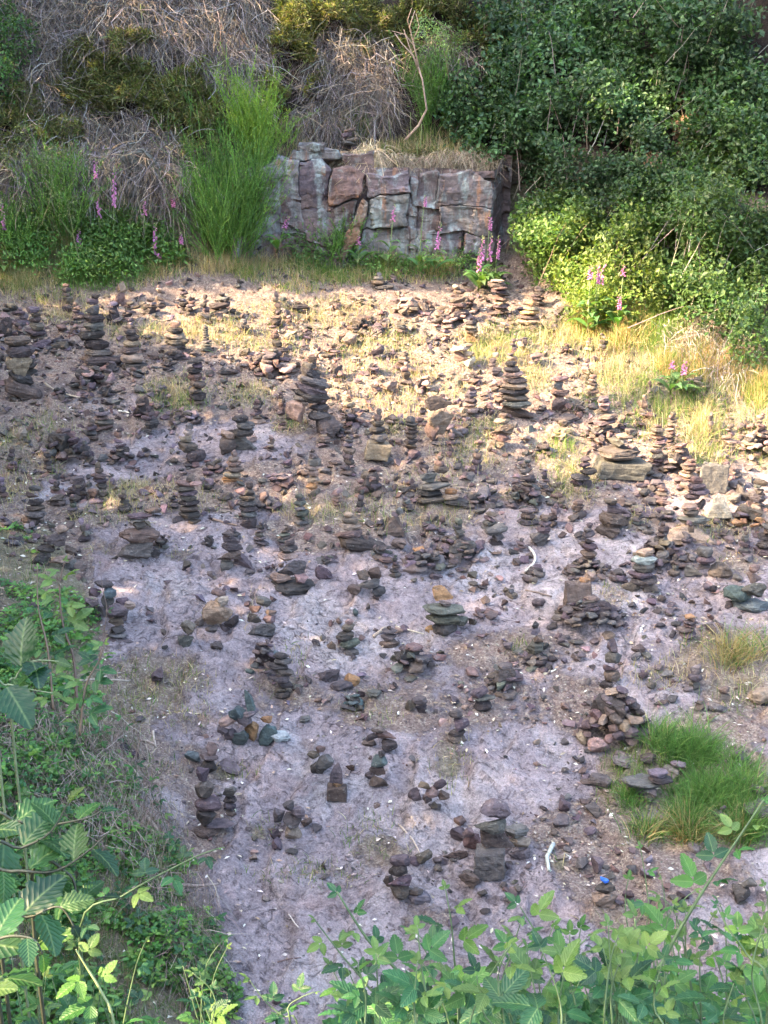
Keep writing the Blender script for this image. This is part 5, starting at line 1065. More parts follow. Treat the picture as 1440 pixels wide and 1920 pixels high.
# small-leaved heath on the hillside: feathery olive sprigs
def heath(blobs, n, cols, label, name='heather_shrub', ln=.10, depth=.35, seed=0, gap=.15):
    uu = np.mean([b[0] for b in blobs]); vv = max(b[1]+b[3]*.6 for b in blobs); root, R0, s0 = place_root(name, uu, vv, label, 'shrub'); O = np.array(R0)
    area = np.array([b[2]*b[3] for b in blobs], float); cnt = (area/area.sum()*n).astype(int); C = []
    for b, m in zip(blobs, cnt):
        u, v = ell_points(m, *b); x, y, z, s = hit(u, v); p = np.stack([x, y, z], -1)
        rr = 1-((u-b[0])/b[2])**2-((v-b[1])/b[3])**2
        p += outward(x, y)*(depth*np.sqrt(np.clip(rr, .02, 1))*rng.random(m)**.5*np.clip(.6+fbm(x*3, z*3, seed, 3), .1, 1.4))[:, None]
        C.append(p[fbm(p[:, 0]*3+seed, p[:, 2]*3, 44, 3) > -gap])
    C = np.concatenate(C); m = len(C); d = unit(outward(C[:, 0], C[:, 1])*.7+np.array([0, -.1, .35])+rng.normal(0, .5, (m, 3)))
    K = 3; t = np.linspace(0, 1, K)[None, :, None]; L = ln*rng.uniform(.5, 1.4, m)
    Pp = C[:, None]+d[:, None]*t*L[:, None, None]; Pp[..., 2] -= (t[..., 0]**2)*L[:, None]*.3
    V, F, I = strips(Pp-O, rng.uniform(.008, .016, (m, 1))*np.array([.5, 1, .25])[None])
    q = mixcol(cols, m)
    link('sprigs', np_mesh('sprigs', V, F, M_LEAF_T, q[I]), root); return root
HE = [(.13, .165, .055), (.18, .195, .075), (.08, .105, .045), (.21, .20, .09), (.14, .115, .07)]
heath([(240,110,130,50),(330,120,60,50),(180,160,90,60),(330,200,80,60),(380,240,60,70),(250,190,80,40)], 36000, HE, 'olive heather cushion on the big hump at upper left', seed=3)
heath([(600,40,100,60),(560,110,70,60),(620,90,50,40),(540,160,60,40),(500,200,40,60)], 24000, HE+[(.20, .19, .05)], 'sunlit yellowish heather above the broom in the middle', seed=5)
heath([(750,40,90,60),(720,90,60,40),(830,20,80,40),(930,60,60,50),(880,110,60,40),(960,110,50,40)], 20000, HE, 'dull green heather around the top of the dead tree', seed=7)
heath([(60,210,60,50),(100,260,60,60),(20,250,50,60)], 9000, HE, 'dark heather patch by the left edge below the bush', seed=9)
heath([(820,300,70,28),(900,300,40,24),(700,280,50,18),(760,290,50,20)], 2200, [(.14, .13, .07), (.22, .18, .10), (.09, .11, .04)], 'withered low heather along the cliff edge', seed=11, depth=.12, ln=.07)

# dry stems hanging over the hillside
def hanging(name, blobs, n, cols, label, ln=(.2, .75), wd=(.0025, .011), off=.12, seed=0, kind='stuff'):
    area = np.array([b[2]*b[3] for b in blobs], float); cnt = (area/area.sum()*n).astype(int); Pp = []
    for b, m in zip(blobs, cnt):
        u, v = ell_points(m, *b); x, y, z, s = hit(u, v); K = 7; out = outward(x, y)
        L = rng.uniform(ln[0], ln[1], m); p = np.stack([x, y, z+.05], -1); pts = [p+out*off*rng.random((m, 1))]
        dirx = rng.normal(0, .35, m); dd = np.stack([dirx, -.25+rng.normal(0, .15, m), rng.normal(-.6, .35, m)], -1)
        for k in range(1, K):
            dd = dd+rng.normal(0, .42, (m, 3))+np.array([0, 0, -.22]); q = pts[-1]+unit(dd)*(L/(K-1))[:, None]
            g = gz(q[:, 0], q[:, 1]); low = q[:, 2] < g+.02; q[low, 1] -= .05; g = gz(q[:, 0], q[:, 1]); q[:, 2] = np.maximum(q[:, 2], g-.03)
            pts.append(q)
        Pp.append(np.stack(pts, 1))
    Pp = np.concatenate(Pp); m = len(Pp); V, F, I = strips(Pp, rng.uniform(wd[0], wd[1], (m, 1))*np.linspace(1, .4, 7)[None])
    return tag(link(name, np_mesh(name, V, F, M_DRY, mixcol(cols, m, a=.35)[I])), label, 'dry plants', kind=kind)
GRY = [(.20, .175, .165), (.31, .28, .265), (.12, .10, .09), (.20, .155, .11), (.06, .05, .045), (.27, .215, .14)]
hanging('dry_heather_stems', [(110,40,150,70),(300,40,120,60),(430,70,90,90),(460,150,40,60),(60,90,60,60)], 10500, GRY, 'grey dry heather stems hanging down the top left hillside')
hanging('dry_heather_stems', [(150,270,60,80),(70,170,50,50),(270,250,60,50),(240,300,70,40),(320,320,50,70),(50,300,40,60)], 6500, GRY, 'grey brown stems draped under the big heather hump at the left')
hanging('dry_heather_stems', [(630,120,60,70),(690,130,50,80),(640,190,60,50),(700,190,50,40),(600,230,60,20),(850,100,50,30)], 6500, GRY+[(.10, .08, .07)], 'brown hanging stems on the dark slope above the cliff')
hanging('dry_roots', [(1320,660,60,35),(1280,640,50,30),(1400,640,40,40),(1370,700,50,30)], 1500, [(.36, .31, .26), (.24, .19, .15), (.42, .36, .3)], 'bare grey roots and twigs under the bramble thicket at the right', (.15, .4), (.004, .009))
hanging('dry_grass_tuft', [(690,300,26,12)], 420, [(.58, .44, .25), (.50, .36, .18), (.66, .54, .36)], 'straw coloured grass hanging over the cliff edge in the sun', (.22, .6), (.004, .008), .22)
hanging('dry_grass_tuft', [(850,302,50,10),(900,312,26,10),(780,310,30,8),(740,305,40,8),(650,306,40,8)], 1300, [(.34, .27, .18), (.24, .18, .12), (.42, .35, .24)], 'brown roots and dead grass hanging from the right half of the cliff edge', (.12, .36), (.003, .007), .18)
# grass of banks and ledges (sampled where the sight lines meet the hill)
def bank_points(BL_):
    def f(n):
        us, vs__ = [], []
        ar = np.array([b[2]*b[3] for b in BL_], float); c = (ar/ar.sum()*n).astype(int)
        for b, m in zip(BL_, c):
            u, v = ell_points(m, *b[:4]); us.append(u); vs__.append(v)
        u = np.concatenate(us); v = np.concatenate(vs__); x, y, z, s = hit(u, v); return x, y, z, u, v
    return f
B1 = [(70,530,90,38,1,.75,.16),(200,520,110,30,1,.7,.15),(310,500,70,26,1,.3,.2),(400,490,60,30,1,.2,.2),(480,500,60,30,1,.35,.18),(570,490,60,34,1,.7,.18),(560,530,90,22,1,.4,.12),(660,520,80,18,1,.6,.12),(800,520,110,14,1,.7,.12),(600,465,80,30,1,.85,.24),(650,455,50,34,1,.9,.26),(800,500,80,16,1,.8,.2),(730,500,50,20,1,.85,.22),(160,450,120,70,.8,.8,.25),(440,460,40,30,.8,.4,.2),(30,500,50,50,.9,.6,.25)]
grass('bank_grass', [b for b in B1], 50000, 'mixed straw and green grass along the foot of the hillside', GREEN, [(.40, .32, .17), (.34, .26, .14), (.46, .39, .23)], .6, .005, bank_points(B1))
B2 = [(1130,620,60,40,1,.85,.2),(1210,630,80,40,1,.8,.22),(1300,690,70,36,1,.3,.2),(1380,700,60,30,1,.35,.2),(1240,600,60,30,1,.8,.2),(1100,590,40,30,1,.9,.2),(1420,740,30,30,1,.4,.2)]
grass('sunlit_bank_grass', B2, 20000, 'yellow and green grass on the sunlit bank under the thicket', [(.16, .25, .05), (.20, .27, .06), (.12, .20, .05)], [(.50, .38, .17), (.42, .30, .13), (.40, .24, .12)], .5, .005, bank_points(B2))
B3 = [(660,250,40,20,1,.8,.25),(560,285,40,14,.7,.2,.16),(820,270,60,20,.7,.6,.2),(870,250,40,30,.9,.8,.25),(620,240,60,14,.6,.4,.2),(690,292,30,8,1,.05,.2),(770,300,60,8,.6,.2,.12),(540,250,30,20,.8,.6,.2),(840,290,70,16,.9,.4,.16),(740,285,50,14,.8,.3,.15),(600,300,50,10,.6,.3,.13)]
grass('ledge_grass', B3, 15000, 'grass tufts on the ledge above the cliff', GREEN, [(.44, .34, .2), (.36, .28, .16)], .5, .005, bank_points(B3))

# broom
def broom(u, v, wpx, hpx, n, label, cols, spread=.35, seed=0):
    x, y, z, s = hit1(u, v); root = tag(empty('broom_bush', (x, y, z)), label, 'bush'); W, H = wpx*s*.5, hpx*s
    n0 = max(12, n//9); bx = rng.normal(0, W*.22, n0); by = -np.abs(rng.normal(0, .13, n0)); bz = np.maximum(gz(x+bx, y+by)-z, -.3)
    a = rng.normal(0, spread, n0)+bx/W*.35; fw = rng.normal(-.14, .25, n0); L = H*rng.uniform(.35, .85, n0); K = 7; t = np.linspace(0, 1, K)[None]
    P0 = np.stack([bx[:, None]+np.sin(a)[:, None]*L[:, None]*t*(.75+.35*t), by[:, None]+fw[:, None]*L[:, None]*t, bz[:, None]+L[:, None]*t*np.cos(a)[:, None]], -1)
    i = rng.integers(0, n0, n); tt = rng.uniform(.05, .95, n); k = np.clip((tt*(K-1)).astype(int), 0, K-2); fr = (tt*(K-1)-k)[:, None]
    p = P0[i, k]*(1-fr)+P0[i, k+1]*fr; par = unit(P0[i, -1]-P0[i, 0]); d = unit(par+rng.normal(0, .28, (n, 3))); l2 = H*rng.uniform(.12, .42, n)*(1.1-.4*tt)
    P1 = p[:, None]+d[:, None]*(l2[:, None]*t)[..., None]; P1[..., 2] += (t**2)*l2[:, None]*.12; P1[..., 0] += np.cumsum(rng.normal(0, .004, (n, K)), 1)
    Pp = np.concatenate([P0, P1]); N = len(Pp); T = mixcol(cols, N)
    V, F, I = strips(Pp, rng.uniform(.004, .0085, (N, 1))*np.linspace(1, .35, K)[None]); link('stems', np_mesh('stems', V, F, M_GRASS, T[I]), root)
    m = N*6; i = rng.integers(0, N, m); tt = rng.uniform(.1, 1, m); k = np.clip((tt*(K-1)).astype(int), 0, K-2); fr = tt*(K-1)-k
    p = Pp[i, k]*(1-fr)[:, None]+Pp[i, k+1]*fr[:, None]; d = unit(rng.normal(0, .7, (m, 3))+np.array([0, 0, 1.1]))
    V, F, I = leaf_cards(p, d, unit(rng.normal(0, 1, (m, 3))), rng.uniform(.02, .05, m), .010)
    link('twigs', np_mesh('twigs', V, F, M_LEAF_T, T[i][I]), root)
BRM = [(.11, .23, .05), (.09, .19, .045), (.14, .27, .06), (.075, .15, .04)]
broom(430, 440, 190, 250, 1500, 'large feathery broom bush left of the cliff', BRM, .26)
broom(480, 280, 130, 190, 900, 'bright yellow green broom catching sun above the cliff', [(.20, .32, .05), (.17, .29, .05), (.14, .25, .05)], .25)
broom(120, 390, 140, 190, 600, 'thin green broom among the dry stems at the left', BRM, .28)
broom(40, 420, 100, 120, 350, 'low broom at the far left edge', BRM, .35)
broom(455, 380, 140, 160, 700, 'darker broom directly behind the large feathery one', [(.07, .15, .04), (.09, .18, .05)], .3)
broom(640, 480, 90, 110, 300, 'small broom shoot standing against the cliff', BRM, .3)
broom(805, 200, 90, 150, 420, 'upright green broom behind the dead pale branches', BRM, .2)

# dead pale tree
root, R0, s0 = place_root('dead_tree', 795, 262, 'dead pale branches forking upwards on the slope above the cliff', 'tree')
def px_off(u, v, dy=0.0):      # a point on the sight line at the dead tree's own distance
    a, b = (u-720)/FPX, -(v-960)/FPX; t = (R0.y+dy)/(cP+b*sP); return (a*t-R0.x, dy, CZ+t*(-sP+b*cP)-R0.z)
for pts, r0 in [([(760,262),(785,235),(800,205),(792,150),(780,110)], .022), ([(792,150),(775,105),(752,80),(740,62)], .014), ([(785,125),(775,80),(768,50),(778,20)], .014), ([(775,85),(760,65),(735,58)], .009), ([(770,60),(764,38),(772,15)], .009), ([(788,140),(770,95),(757,55)], .010), ([(774,75),(786,50),(780,25)], .008)]:
    link('branch', tube_mesh('branch', [px_off(u, v, U(-.03, .03)-.25) for u, v in pts], [.75*r0*(1-.6*i/len(pts)) for i in range(len(pts))], M_BARK), root, color=(.36, .26, .19))

# foxgloves
def bell_cluster(seed, n=16, L=.30):
    r = random.Random(seed); V = []; F = []; T = []
    for i in range(n):
        t = i/n; z = t*L; a = -1.57+r.uniform(-1.3, 1.3); sz = (.027*(1-t*.75)+.004)
        o = Vector((math.cos(a)*.006, math.sin(a)*.006, z)); d = Vector((math.cos(a)*.75, math.sin(a)*.75, -.75+t*.9)).normalized()
        s = d.cross(Vector((0, 0, 1))).normalized(); b = d.cross(s); k0 = len(V); col = Vector((.56, .25, .54))*r.uniform(.8, 1.25)
        if t > .82: col = Vector((.40, .36, .22))
        for j, (tt, rr) in enumerate(((0, .18), (.35, .30), (1, .42))):
            for k in range(6):
                an = k*1.0472; p = o+d*tt*sz*1.25+(s*math.cos(an)+b*math.sin(an))*rr*sz; V.append(p[:]); T.append(tuple(col*(1 if j < 2 else 1.25)))
        for j in range(2):
            for k in range(6): F.append((k0+j*6+k, k0+j*6+(k+1) % 6, k0+(j+1)*6+(k+1) % 6, k0+(j+1)*6+k))
    return np_mesh('blossoms', V, F, M_PETAL, np.clip(np.array(T), 0, .95), True)
BELLS = [bell_cluster(i, 26, .30) for i in range(3)]
def lance_mesh(seed):
    r = random.Random(seed); N = 7; V = []; F = []
    for i in range(N):
        t = i/(N-1); w = math.sin(math.pi*min(1, t**.8*.97+.03))*.17+.004; z = .55*math.sin(t*1.7)-.28*t*t; x = t
        for q in (-1, 0, 1): V.append((x, q*w*(1+r.uniform(-.05, .05)), z+abs(q)*w*.35))
    for i in range(N-1):
        for q in (0, 1): F.append((i*3+q, i*3+q+1, (i+1)*3+q+1, (i+1)*3+q))
    me = bpy.data.meshes.new('leaf'); me.from_pydata(V, [], F); me.materials.append(M_LEAF)
    uvl = me.uv_layers.new(name='UVMap')
    for l in me.loops: vv = V[l.vertex_index]; uvl.data[l.index].uv = (vv[1]*3, vv[0])
    me.polygons.foreach_set('use_smooth', [True]*len(me.polygons)); return me
LANCE = [lance_mesh(i) for i in range(3)]
SPIKE_STEM = tube_mesh('stem', [(0, 0, 0), (.004, 0, .3), (-.003, 0, .6), (0, 0, 1)], [.009, .007, .005, .003], M_STEM, 5)
def pod_mesh(seed):
    r = random.Random(seed); Vs = []; c = []; 
    n = 46; t = np.array([r.random() for _ in range(n)]); a = np.array([r.uniform(0, 6.28) for _ in range(n)])
    c = np.stack([np.cos(a)*.005, np.sin(a)*.005, t], -1); d = unit(np.stack([np.cos(a), np.sin(a), np.full(n, .6)], -1))
    V, F, I = leaf_cards(c, d, unit(np.stack([-np.cos(a)*.5, -np.sin(a)*.5, np.ones(n)], -1)), .016*(1.2-t*.8), .012)
    return V, F, jit((.20, .26, .08), n)[I]
PODS = []
for i in range(2):
    V, F, T = pod_mesh(i); PODS.append(np_mesh('seed_pods', V, F, M_LEAF_T, T))
def foxglove(u, vb, vt, ut, label, fl=.42, leaves=7, seed=0, dy=-.12):
    r = random.Random(u*3+vt); x, y, z, s = hit1(u, vb); y += dy; z = float(gz(x, y)[0]) if dy > -.3 else z
    root = tag(empty('foxglove', (x, y, z-.02)), label, 'foxglove', 'foxgloves along the foot of the hillside'); H = max(.25, (vb-vt)*s/math.cos(sight(vb))+.05); ang = math.atan2((ut-u)*s, H)
    link('stem', SPIKE_STEM, root, (0, 0, 0), (0, ang, 0), (1.1, 1.1, H), (.15, .21, .08))
    fh = min(.42, H*fl); k = fh/.30; q = 1-fh/H
    if fl > 0: link('blossoms', BELLS[seed % 3], root, (math.sin(ang)*H*q, -.004, math.cos(ang)*H*q), (0, ang, r.uniform(-.5, .5)), (.95, .95, k))
    pz = .30 if fl > 0 else .25
    link('seed_pods', PODS[seed % 2], root, (math.sin(ang)*H*pz, 0, math.cos(ang)*H*pz), (0, ang, r.uniform(0, 6)), (1.6, 1.6, H*(q-pz) if fl > 0 else H*.72))
    for i in range(leaves):
        a = i*2.4+r.uniform(-.3, .3); hz = H*.05+H*.42*(i/max(1, leaves))**1.4; L = (.27-.14*i/leaves)*r.uniform(.8, 1.2)
        link('leaf', LANCE[i % 3], root, (math.sin(ang)*hz, 0, hz), (r.uniform(-.2, .2), r.uniform(-.25, .3), a), (L, L*1.15, L), tuple(c*r.uniform(.8, 1.25) for c in (.09, .18, .055)))
FG = [(18,470,330,18,'foxglove at the far left edge with a pink spike',.35),(190,440,238,194,'tallest foxglove with its purple tip against the dark hump',.16),(196,440,300,194,'pink spike standing just under the tip of the tallest foxglove',.28),(212,450,262,229,'foxglove with a long purple spike right of the tallest one',.42),
 (152,450,370,155,'short dull purple foxglove in the yellow green shrub',.4),(274,455,332,279,'foxglove with bare stem and small pink tip in front of the rock outcrop',.22),(328,455,338,333,'slim foxglove before the broom with a pale pink tip',.14),
 (294,470,392,299,'small foxglove between two slimmer ones left of the broom',.5),(318,490,440,285,'fallen over foxglove leaning left with purple bells near the ground',.5),(343,490,430,346,'faded little foxglove at the foot of the broom',.3),(522,465,402,548,'foxglove leaning right in front of the grey cliff blocks',.3),
 (727,490,385,740,'pink foxglove standing before the middle of the cliff',.25),(782,500,370,794,'foxglove with a long budding stem against the dark cliff joint',.14),(812,500,418,824,'foxglove with a dense pink spike against the right cliff block',.5),(672,490,440,674,'pale short foxglove at the foot of the leaning cliff slab',.3),
 (908,520,398,915,'topmost flower of the foxglove group at the cliff corner',.2),(896,530,442,899,'left tall spike in the foxglove group at the cliff corner',.45),(912,530,434,917,'middle spike in the foxglove group at the cliff corner',.45),(924,530,438,931,'right spike in the foxglove group at the cliff corner',.4),(893,535,465,894,'lowest spike in the foxglove group at the cliff corner',.5),
 (1100,600,482,1119,'foxglove cluster tip in purple in front of the yellow green bramble',.35),(1104,605,490,1106,'left one of the paired purple foxgloves before the bramble',.3),(1092,610,496,1093,'slim pale foxglove left of the paired purple ones',.2),(1150,600,494,1153,'single foxglove flower right of the paired ones in the bramble',.18),
 (1147,605,548,1147,'short foxglove low in the sunny grass under the bramble',.4),(1262,722,664,1265,'pink foxglove in the yellow grass of the sunlit bank',.42),(1243,722,666,1243,'pale pink foxglove left of its brighter neighbour on the sunlit bank',.25)]
for i, (u, vb, vt, ut, lb, fl) in enumerate(FG):
    foxglove(u, vb, vt, ut, lb, fl, 10 if i in (1, 3, 5, 16) else 6, i, -.35 if 500 < u < 900 or u > 1080 else -.15)
for i, (u, vb, vt, lb) in enumerate([(272,75,16,'flowerless foxglove spike on top of the heather hump at upper left'),(427,175,90,'pale spike beside the bright broom'),(692,130,74,'taller of two green seed spikes on the brown slope'),(683,130,98,'shorter of two green seed spikes on the brown slope'),
    (770,262,215,'green seed spike just left of the dead tree foot'),(787,290,236,'longest green seed spike right of the dead tree foot'),(732,262,220,'small seed spike in the grass above the cliff'),(842,275,232,'green spike in the grass under the oak bush'),(782,300,268,'short seed spike on the cliff edge')]):
    x, y, z, s = hit1(u, vb); H = (vb-vt)*s*1.05; root = tag(empty('seed_spike', (x, y-.05, z)), lb, 'plant', 'seed spikes on the hillside')
    link('stem', SPIKE_STEM, root, (0, 0, 0), (0, U(-.08, .08), 0), (1, 1, H), (.2, .25, .09)); link('seed_pods', PODS[i % 2], root, (0, 0, H*.25), (0, 0, U(0, 6)), (2.2, 2.2, H*.75))
# ---------------------------------------------------------------- broad leaves (foreground)
def outline_leaf(name, seed, wid, teeth, lobed=0, cup=.15, curl=.25, N=15):
    """one serrated leaf along +X, length 1; UV.x across, UV.y along"""
    r = random.Random(seed); V = []; F = []; UVs = []
    for i in range(N):
        t = i/(N-1); w = wid*math.sin(math.pi*(t**.75*.96+.02))**.8
        if lobed: w *= 1+.16*math.sin(i*2.1+1)
        w *= 1+teeth*(1 if i % 2 else -1)
        z = -curl*t*t+r.uniform(-.01, .01)
        for q in (-1, -.5, 0, .5, 1):
            yy = q*w; zz = z+cup*abs(q)*w+.05*math.sin(i*2.2)*abs(q)*w*2; V.append((t+(.05 if abs(q) == 1 and i % 2 else 0)*.6, yy, zz)); UVs.append((q*.5*w/wid, t))
    for i in range(N-1):
        for q in range(4): a = i*5+q; F.append((a, a+1, a+6, a+5))
    return V, F, UVs
def leaf_mesh(name, parts):
    V, F, UVv = [], [], []
    for (seed, wid, teeth, lob, cup, curl, L, yaw, ox, pitch) in parts:
        v, f, uvs = outline_leaf(name, seed, wid, teeth, lob, cup, curl); k = len(V)
        M = Matrix.Translation((ox, 0, 0)) @ Euler((0, pitch, yaw)).to_matrix().to_4x4() @ Matrix.Scale(L, 4)
        V += [tuple(M @ Vector(p)) for p in v]; F += [tuple(i+k for i in q) for q in f]; UVv += uvs
    me = bpy.data.meshes.new(name); me.from_pydata(V, [], F); me.materials.append(M_LEAF); ul = me.uv_layers.new(name='UVMap')
    for l in me.loops: ul.data[l.index].uv = UVv[l.vertex_index]
    me.polygons.foreach_set('use_smooth', [True]*len(me.polygons)); return me
TRI = [leaf_mesh('leaf', [(i, .31, .09, 0, .2, .2, .58, 0, .47, .1), (i+5, .30, .09, 0, .2, .25, .50, 1.3, .36, .1), (i+9, .30, .09, 0, .2, .25, .50, -1.3, .36, .1)]) for i in range(4)]
FIVE = [leaf_mesh('leaf', [(i+20, .34, .05, 0, .2, .2, .6, 0, .40, .1), (i+21, .32, .05, 0, .2, .25, .5, .95, .36, .1), (i+22, .32, .05, 0, .2, .25, .5, -.95, .36, .1), (i+23, .30, .05, 0, .2, .3, .36, 1.9, .34, .1), (i+24, .30, .05, 0, .2, .3, .36, -1.9, .34, .1)]) for i in range(2)]
HAZ = [leaf_mesh('leaf', [(i+40, .36, .08, 1, .15, .3, 1.0, 0, .06, 0)]) for i in range(4)]
LG = [(.036, .128, .044), (.027, .098, .040), (.046, .150, .036), (.066, .165, .030), (.022, .075, .035)]
def lcol(young=False):
    c = random.choice([(.11, .19, .045), (.09, .17, .045)]) if young else random.choice(LG); k = U(.8, 1.2); return tuple(x*k for x in c)
def at_depth(u, v, dep):
    a, b = (u-720)/FPX*dep, -(v-960)/FPX*dep
    return Vector((a, dep*cP+b*sP, CZ-dep*sP+b*cP))
def cane(path, dep, label, name='bramble_cane', cat='bramble', n=14, size=.085, rad=.004, meshes=TRI, stem=(.075, .125, .05), side=.7, group='bramble canes in the foreground', start=.12, young=.10, ddep=0.0, foot=True):
    """arching shoot through a few photo places at a given distance (metres), rooted in the bank below"""
    pts = [at_depth(u, v, dep+ddep*i/(len(path)-1)) for i, (u, v) in enumerate(path)]
    if foot:
        p0 = pts[0]; gzz = float(gz(p0.x, p0.y)[0])
        if p0.z > gzz+.05: pts = [Vector((p0.x+U(-.05, .05), p0.y+U(-.05, .1), gzz-.02)), Vector((p0.x, p0.y, (p0.z+gzz)/2))]+pts
    P_ = []
    for i in range(len(pts)-1):     # smooth the course
        a, b, c, d = pts[max(0, i-1)], pts[i], pts[i+1], pts[min(len(pts)-1, i+2)]
        for k in range(5):
            t = k/5; P_.append(.5*((2*b)+(c-a)*t+(2*a-5*b+4*c-d)*t*t+(3*b-a-3*c+d)*t**3))
    P_.append(pts[-1]); R0 = P_[0].copy(); root = tag(empty(name, R0), label, cat, group)
    loc = [p-R0 for p in P_]; m = len(loc); rads = [rad*(1.15-.85*i/m) for i in range(m)]
    link('stem', tube_mesh('stem', loc, rads, M_STEM, 6), root, color=stem)
    i0 = int(m*start)
    for k in range(n):
        t = k/(n-1) if n > 1 else 1; i = min(m-2, int(i0+(m-2-i0)*t)); p = loc[i]; tg = (loc[i+1]-loc[i]).normalized()
        s = tg.cross(Vector((0, -.5, 1))).normalized(); sg = 1 if k % 2 else -1
        d = (s*sg*side+tg*U(.2, .9)+Vector((0, -.15, U(-.1, .45)))).normalized()
        if k == n-1: d = tg
        yaw = math.atan2(d.y, d.x); pitch = -math.asin(max(-1, min(1, d.z)))
        yy = t > .8 and random.random() < young*6; z = size*U(.5, 1.08)*(1-.55*max(0, t-.7)/.3)
        link('leaf', random.choice(meshes), root, p, (U(-.5, .5), pitch+U(.0, .3), yaw), (z, z, z), tuple((.62 if meshes is HAZ else 1)*c_ for c_ in lcol(yy or random.random() < young)))
    return root
def leaf_hex(c, d, n, L, W):
    N = len(c); s = unit(np.cross(d, n)); L = np.broadcast_to(L, (N,))[:, None]; W = np.broadcast_to(W, (N,))[:, None]; n2 = unit(np.cross(s, d))
    V = np.stack([c, c+d*L*.3+s*W*.46+n2*W*.14, c+d*L*.68+s*W*.36+n2*W*.12, c+d*L-n2*L*.06, c+d*L*.68-s*W*.36+n2*W*.12, c+d*L*.3-s*W*.46+n2*W*.14, c+d*L*.5], 1).reshape(-1, 3)
    b = np.arange(N)[:, None]*7
    F = np.concatenate([b+[0, 1, 6], b+[1, 2, 6], b+[2, 3, 6], b+[3, 4, 6], b+[4, 5, 6], b+[5, 0, 6]], 1).reshape(-1, 3)
    return V, F, np.repeat(np.arange(N), 7)
BANKB = [(60,1380,150,120,.20),(90,1500,170,110,.2),(150,1650,200,120,.22),(230,1780,190,130,.25),(80,1850,190,140,.3),(330,1880,120,90,.2),(30,1250,110,90,.18),(100,1170,90,60,.12),(300,1640,70,60,.08),(30,1075,60,50,.1),(20,1010,40,30,.06)]
C, Hh = [], []
for (bu, bv, ru, rv, hh) in BANKB:
    m = int(ru*rv*.05); u, v = ell_points(m, bu, bv, ru, rv); x, y, z, s = hit(u, v)
    q = np.sqrt(np.clip(1-((u-bu)/ru)**2-((v-bv)/rv)**2, .05, 1)); g = fbm(x*2.6, y*2.6, 88, 3)
    k = g > -.32; h = hh*q*rng.random(m)*np.clip(.7+g*1.6, .15, 1.5)
    C.append(np.stack([x, y, z+.015+h], -1)[k])
C = np.concatenate(C); C3 = np.repeat(C, 3, 0); N = len(C3); a0 = np.repeat(rng.uniform(0, 6.28, len(C)), 3)+np.tile([0, 1.25, -1.25], len(C))
d = unit(np.stack([np.cos(a0), np.sin(a0), rng.normal(.05, .3, N)], -1)); nn = unit(np.array([0, -.1, 1.0])+np.repeat(rng.normal(0, .35, (len(C), 3)), 3, 0)); L = np.repeat(rng.uniform(.022, .052, len(C)), 3)
V, F, I = leaf_hex(C3+d*.006, d, nn, L, L*.66)
T = np.repeat(mixcol([(.095, .23, .06), (.075, .19, .055), (.12, .27, .06), (.17, .31, .07), (.05, .13, .04)], len(C)), 3, 0)
tag(link('bank_ground_cover', np_mesh('bank_ground_cover', V, F, M_LEAF_T, T[I])), 'low bramble leaves and weeds covering the left bank', 'ground cover', kind='stuff')
BG = [(b[0], b[1], b[2], b[3], 1, .45, .13) for b in BANKB]+[(300, 1500, 70, 120, .6, .2, .06), (250, 1440, 60, 60, .7, .4, .08)]
grass('bank_floor_grass', BG, 24000, 'thin grass and dead straw between the leaves of the left bank', [(.08, .16, .04), (.11, .2, .05)], [(.34, .28, .19), (.26, .2, .14), (.42, .36, .27)], .9, .0035, bank_points(BG))
hanging('dead_bracken', [(70,1420,130,70),(90,1360,110,50),(110,1520,130,60),(320,1700,90,60),(60,1600,60,40),(350,1800,60,70),(230,1560,90,80),(200,1420,70,60)], 4200, [(.24, .19, .15), (.34, .28, .22), (.16, .12, .1)], 'dead grey brown stalks lying under the leaves of the left bank', (.15, .42), (.002, .0055), .14)
random.seed(99)
# small shoots all over the left bank, each a plant of its own
spots = []
for k in range(400):
    u, v = U(0, 400), U(1180, 1900)
    lim = 170 + (v-1200)*.42
    if u < lim and all((u-a)**2+(v-b)**2 > 34**2 for a, b in spots): spots.append((u, v))
for k, (u, v) in enumerate(spots[:62]):
    x, y, z, s = hit1(u, v); dep = s*FPX; h = U(40, 90)
    cane([(u, v), (u+U(-15, 15), v-h*.5), (u+U(-35, 35), v-h)], dep-.06, 'low bramble shoot with small bright leaves on the %s of the left bank' % ('upper end' if v < 1400 else 'middle' if v < 1650 else 'lower end'), name='bramble_shoot', n=random.randint(6, 10), size=U(.06, .10), rad=.0025, group='bramble shoots on the left bank', start=.05, foot=False, side=1.0, ddep=-.12)
# saplings at the upper left of the bank
cane([(145,1330),(138,1235),(118,1170),(112,1100),(122,1050)], 5.6, 'thin dark sapling with light green leaves standing over the bare rock at left', 'young_sapling', 'sapling', 16, .14, .006, TRI, (.12, .08, .06), group=None, foot=False, young=.35, side=1)
cane([(100,1330),(90,1220),(72,1140),(70,1060)], 5.4, 'second thin sapling left of the light green one', 'young_sapling', 'sapling', 12, .12, .005, TRI, (.14, .1, .07), group=None, foot=False, young=.3, side=1)
cane([(150,1380),(160,1290),(185,1240),(196,1210)], 5.0, 'sapling with drooping bright leaves beside the long bare branch', 'young_sapling', 'sapling', 14, .12, .005, TRI, (.12, .09, .06), group=None, foot=False, young=.3, side=1)
cane([(20,1330),(30,1270),(60,1240),(110,1240)], 4.0, 'twig with large toothed leaves at the left edge above the bank', 'hazel_shoot', 'sapling', 7, .16, .005, HAZ, (.16, .2, .1), group=None, foot=True, side=1)
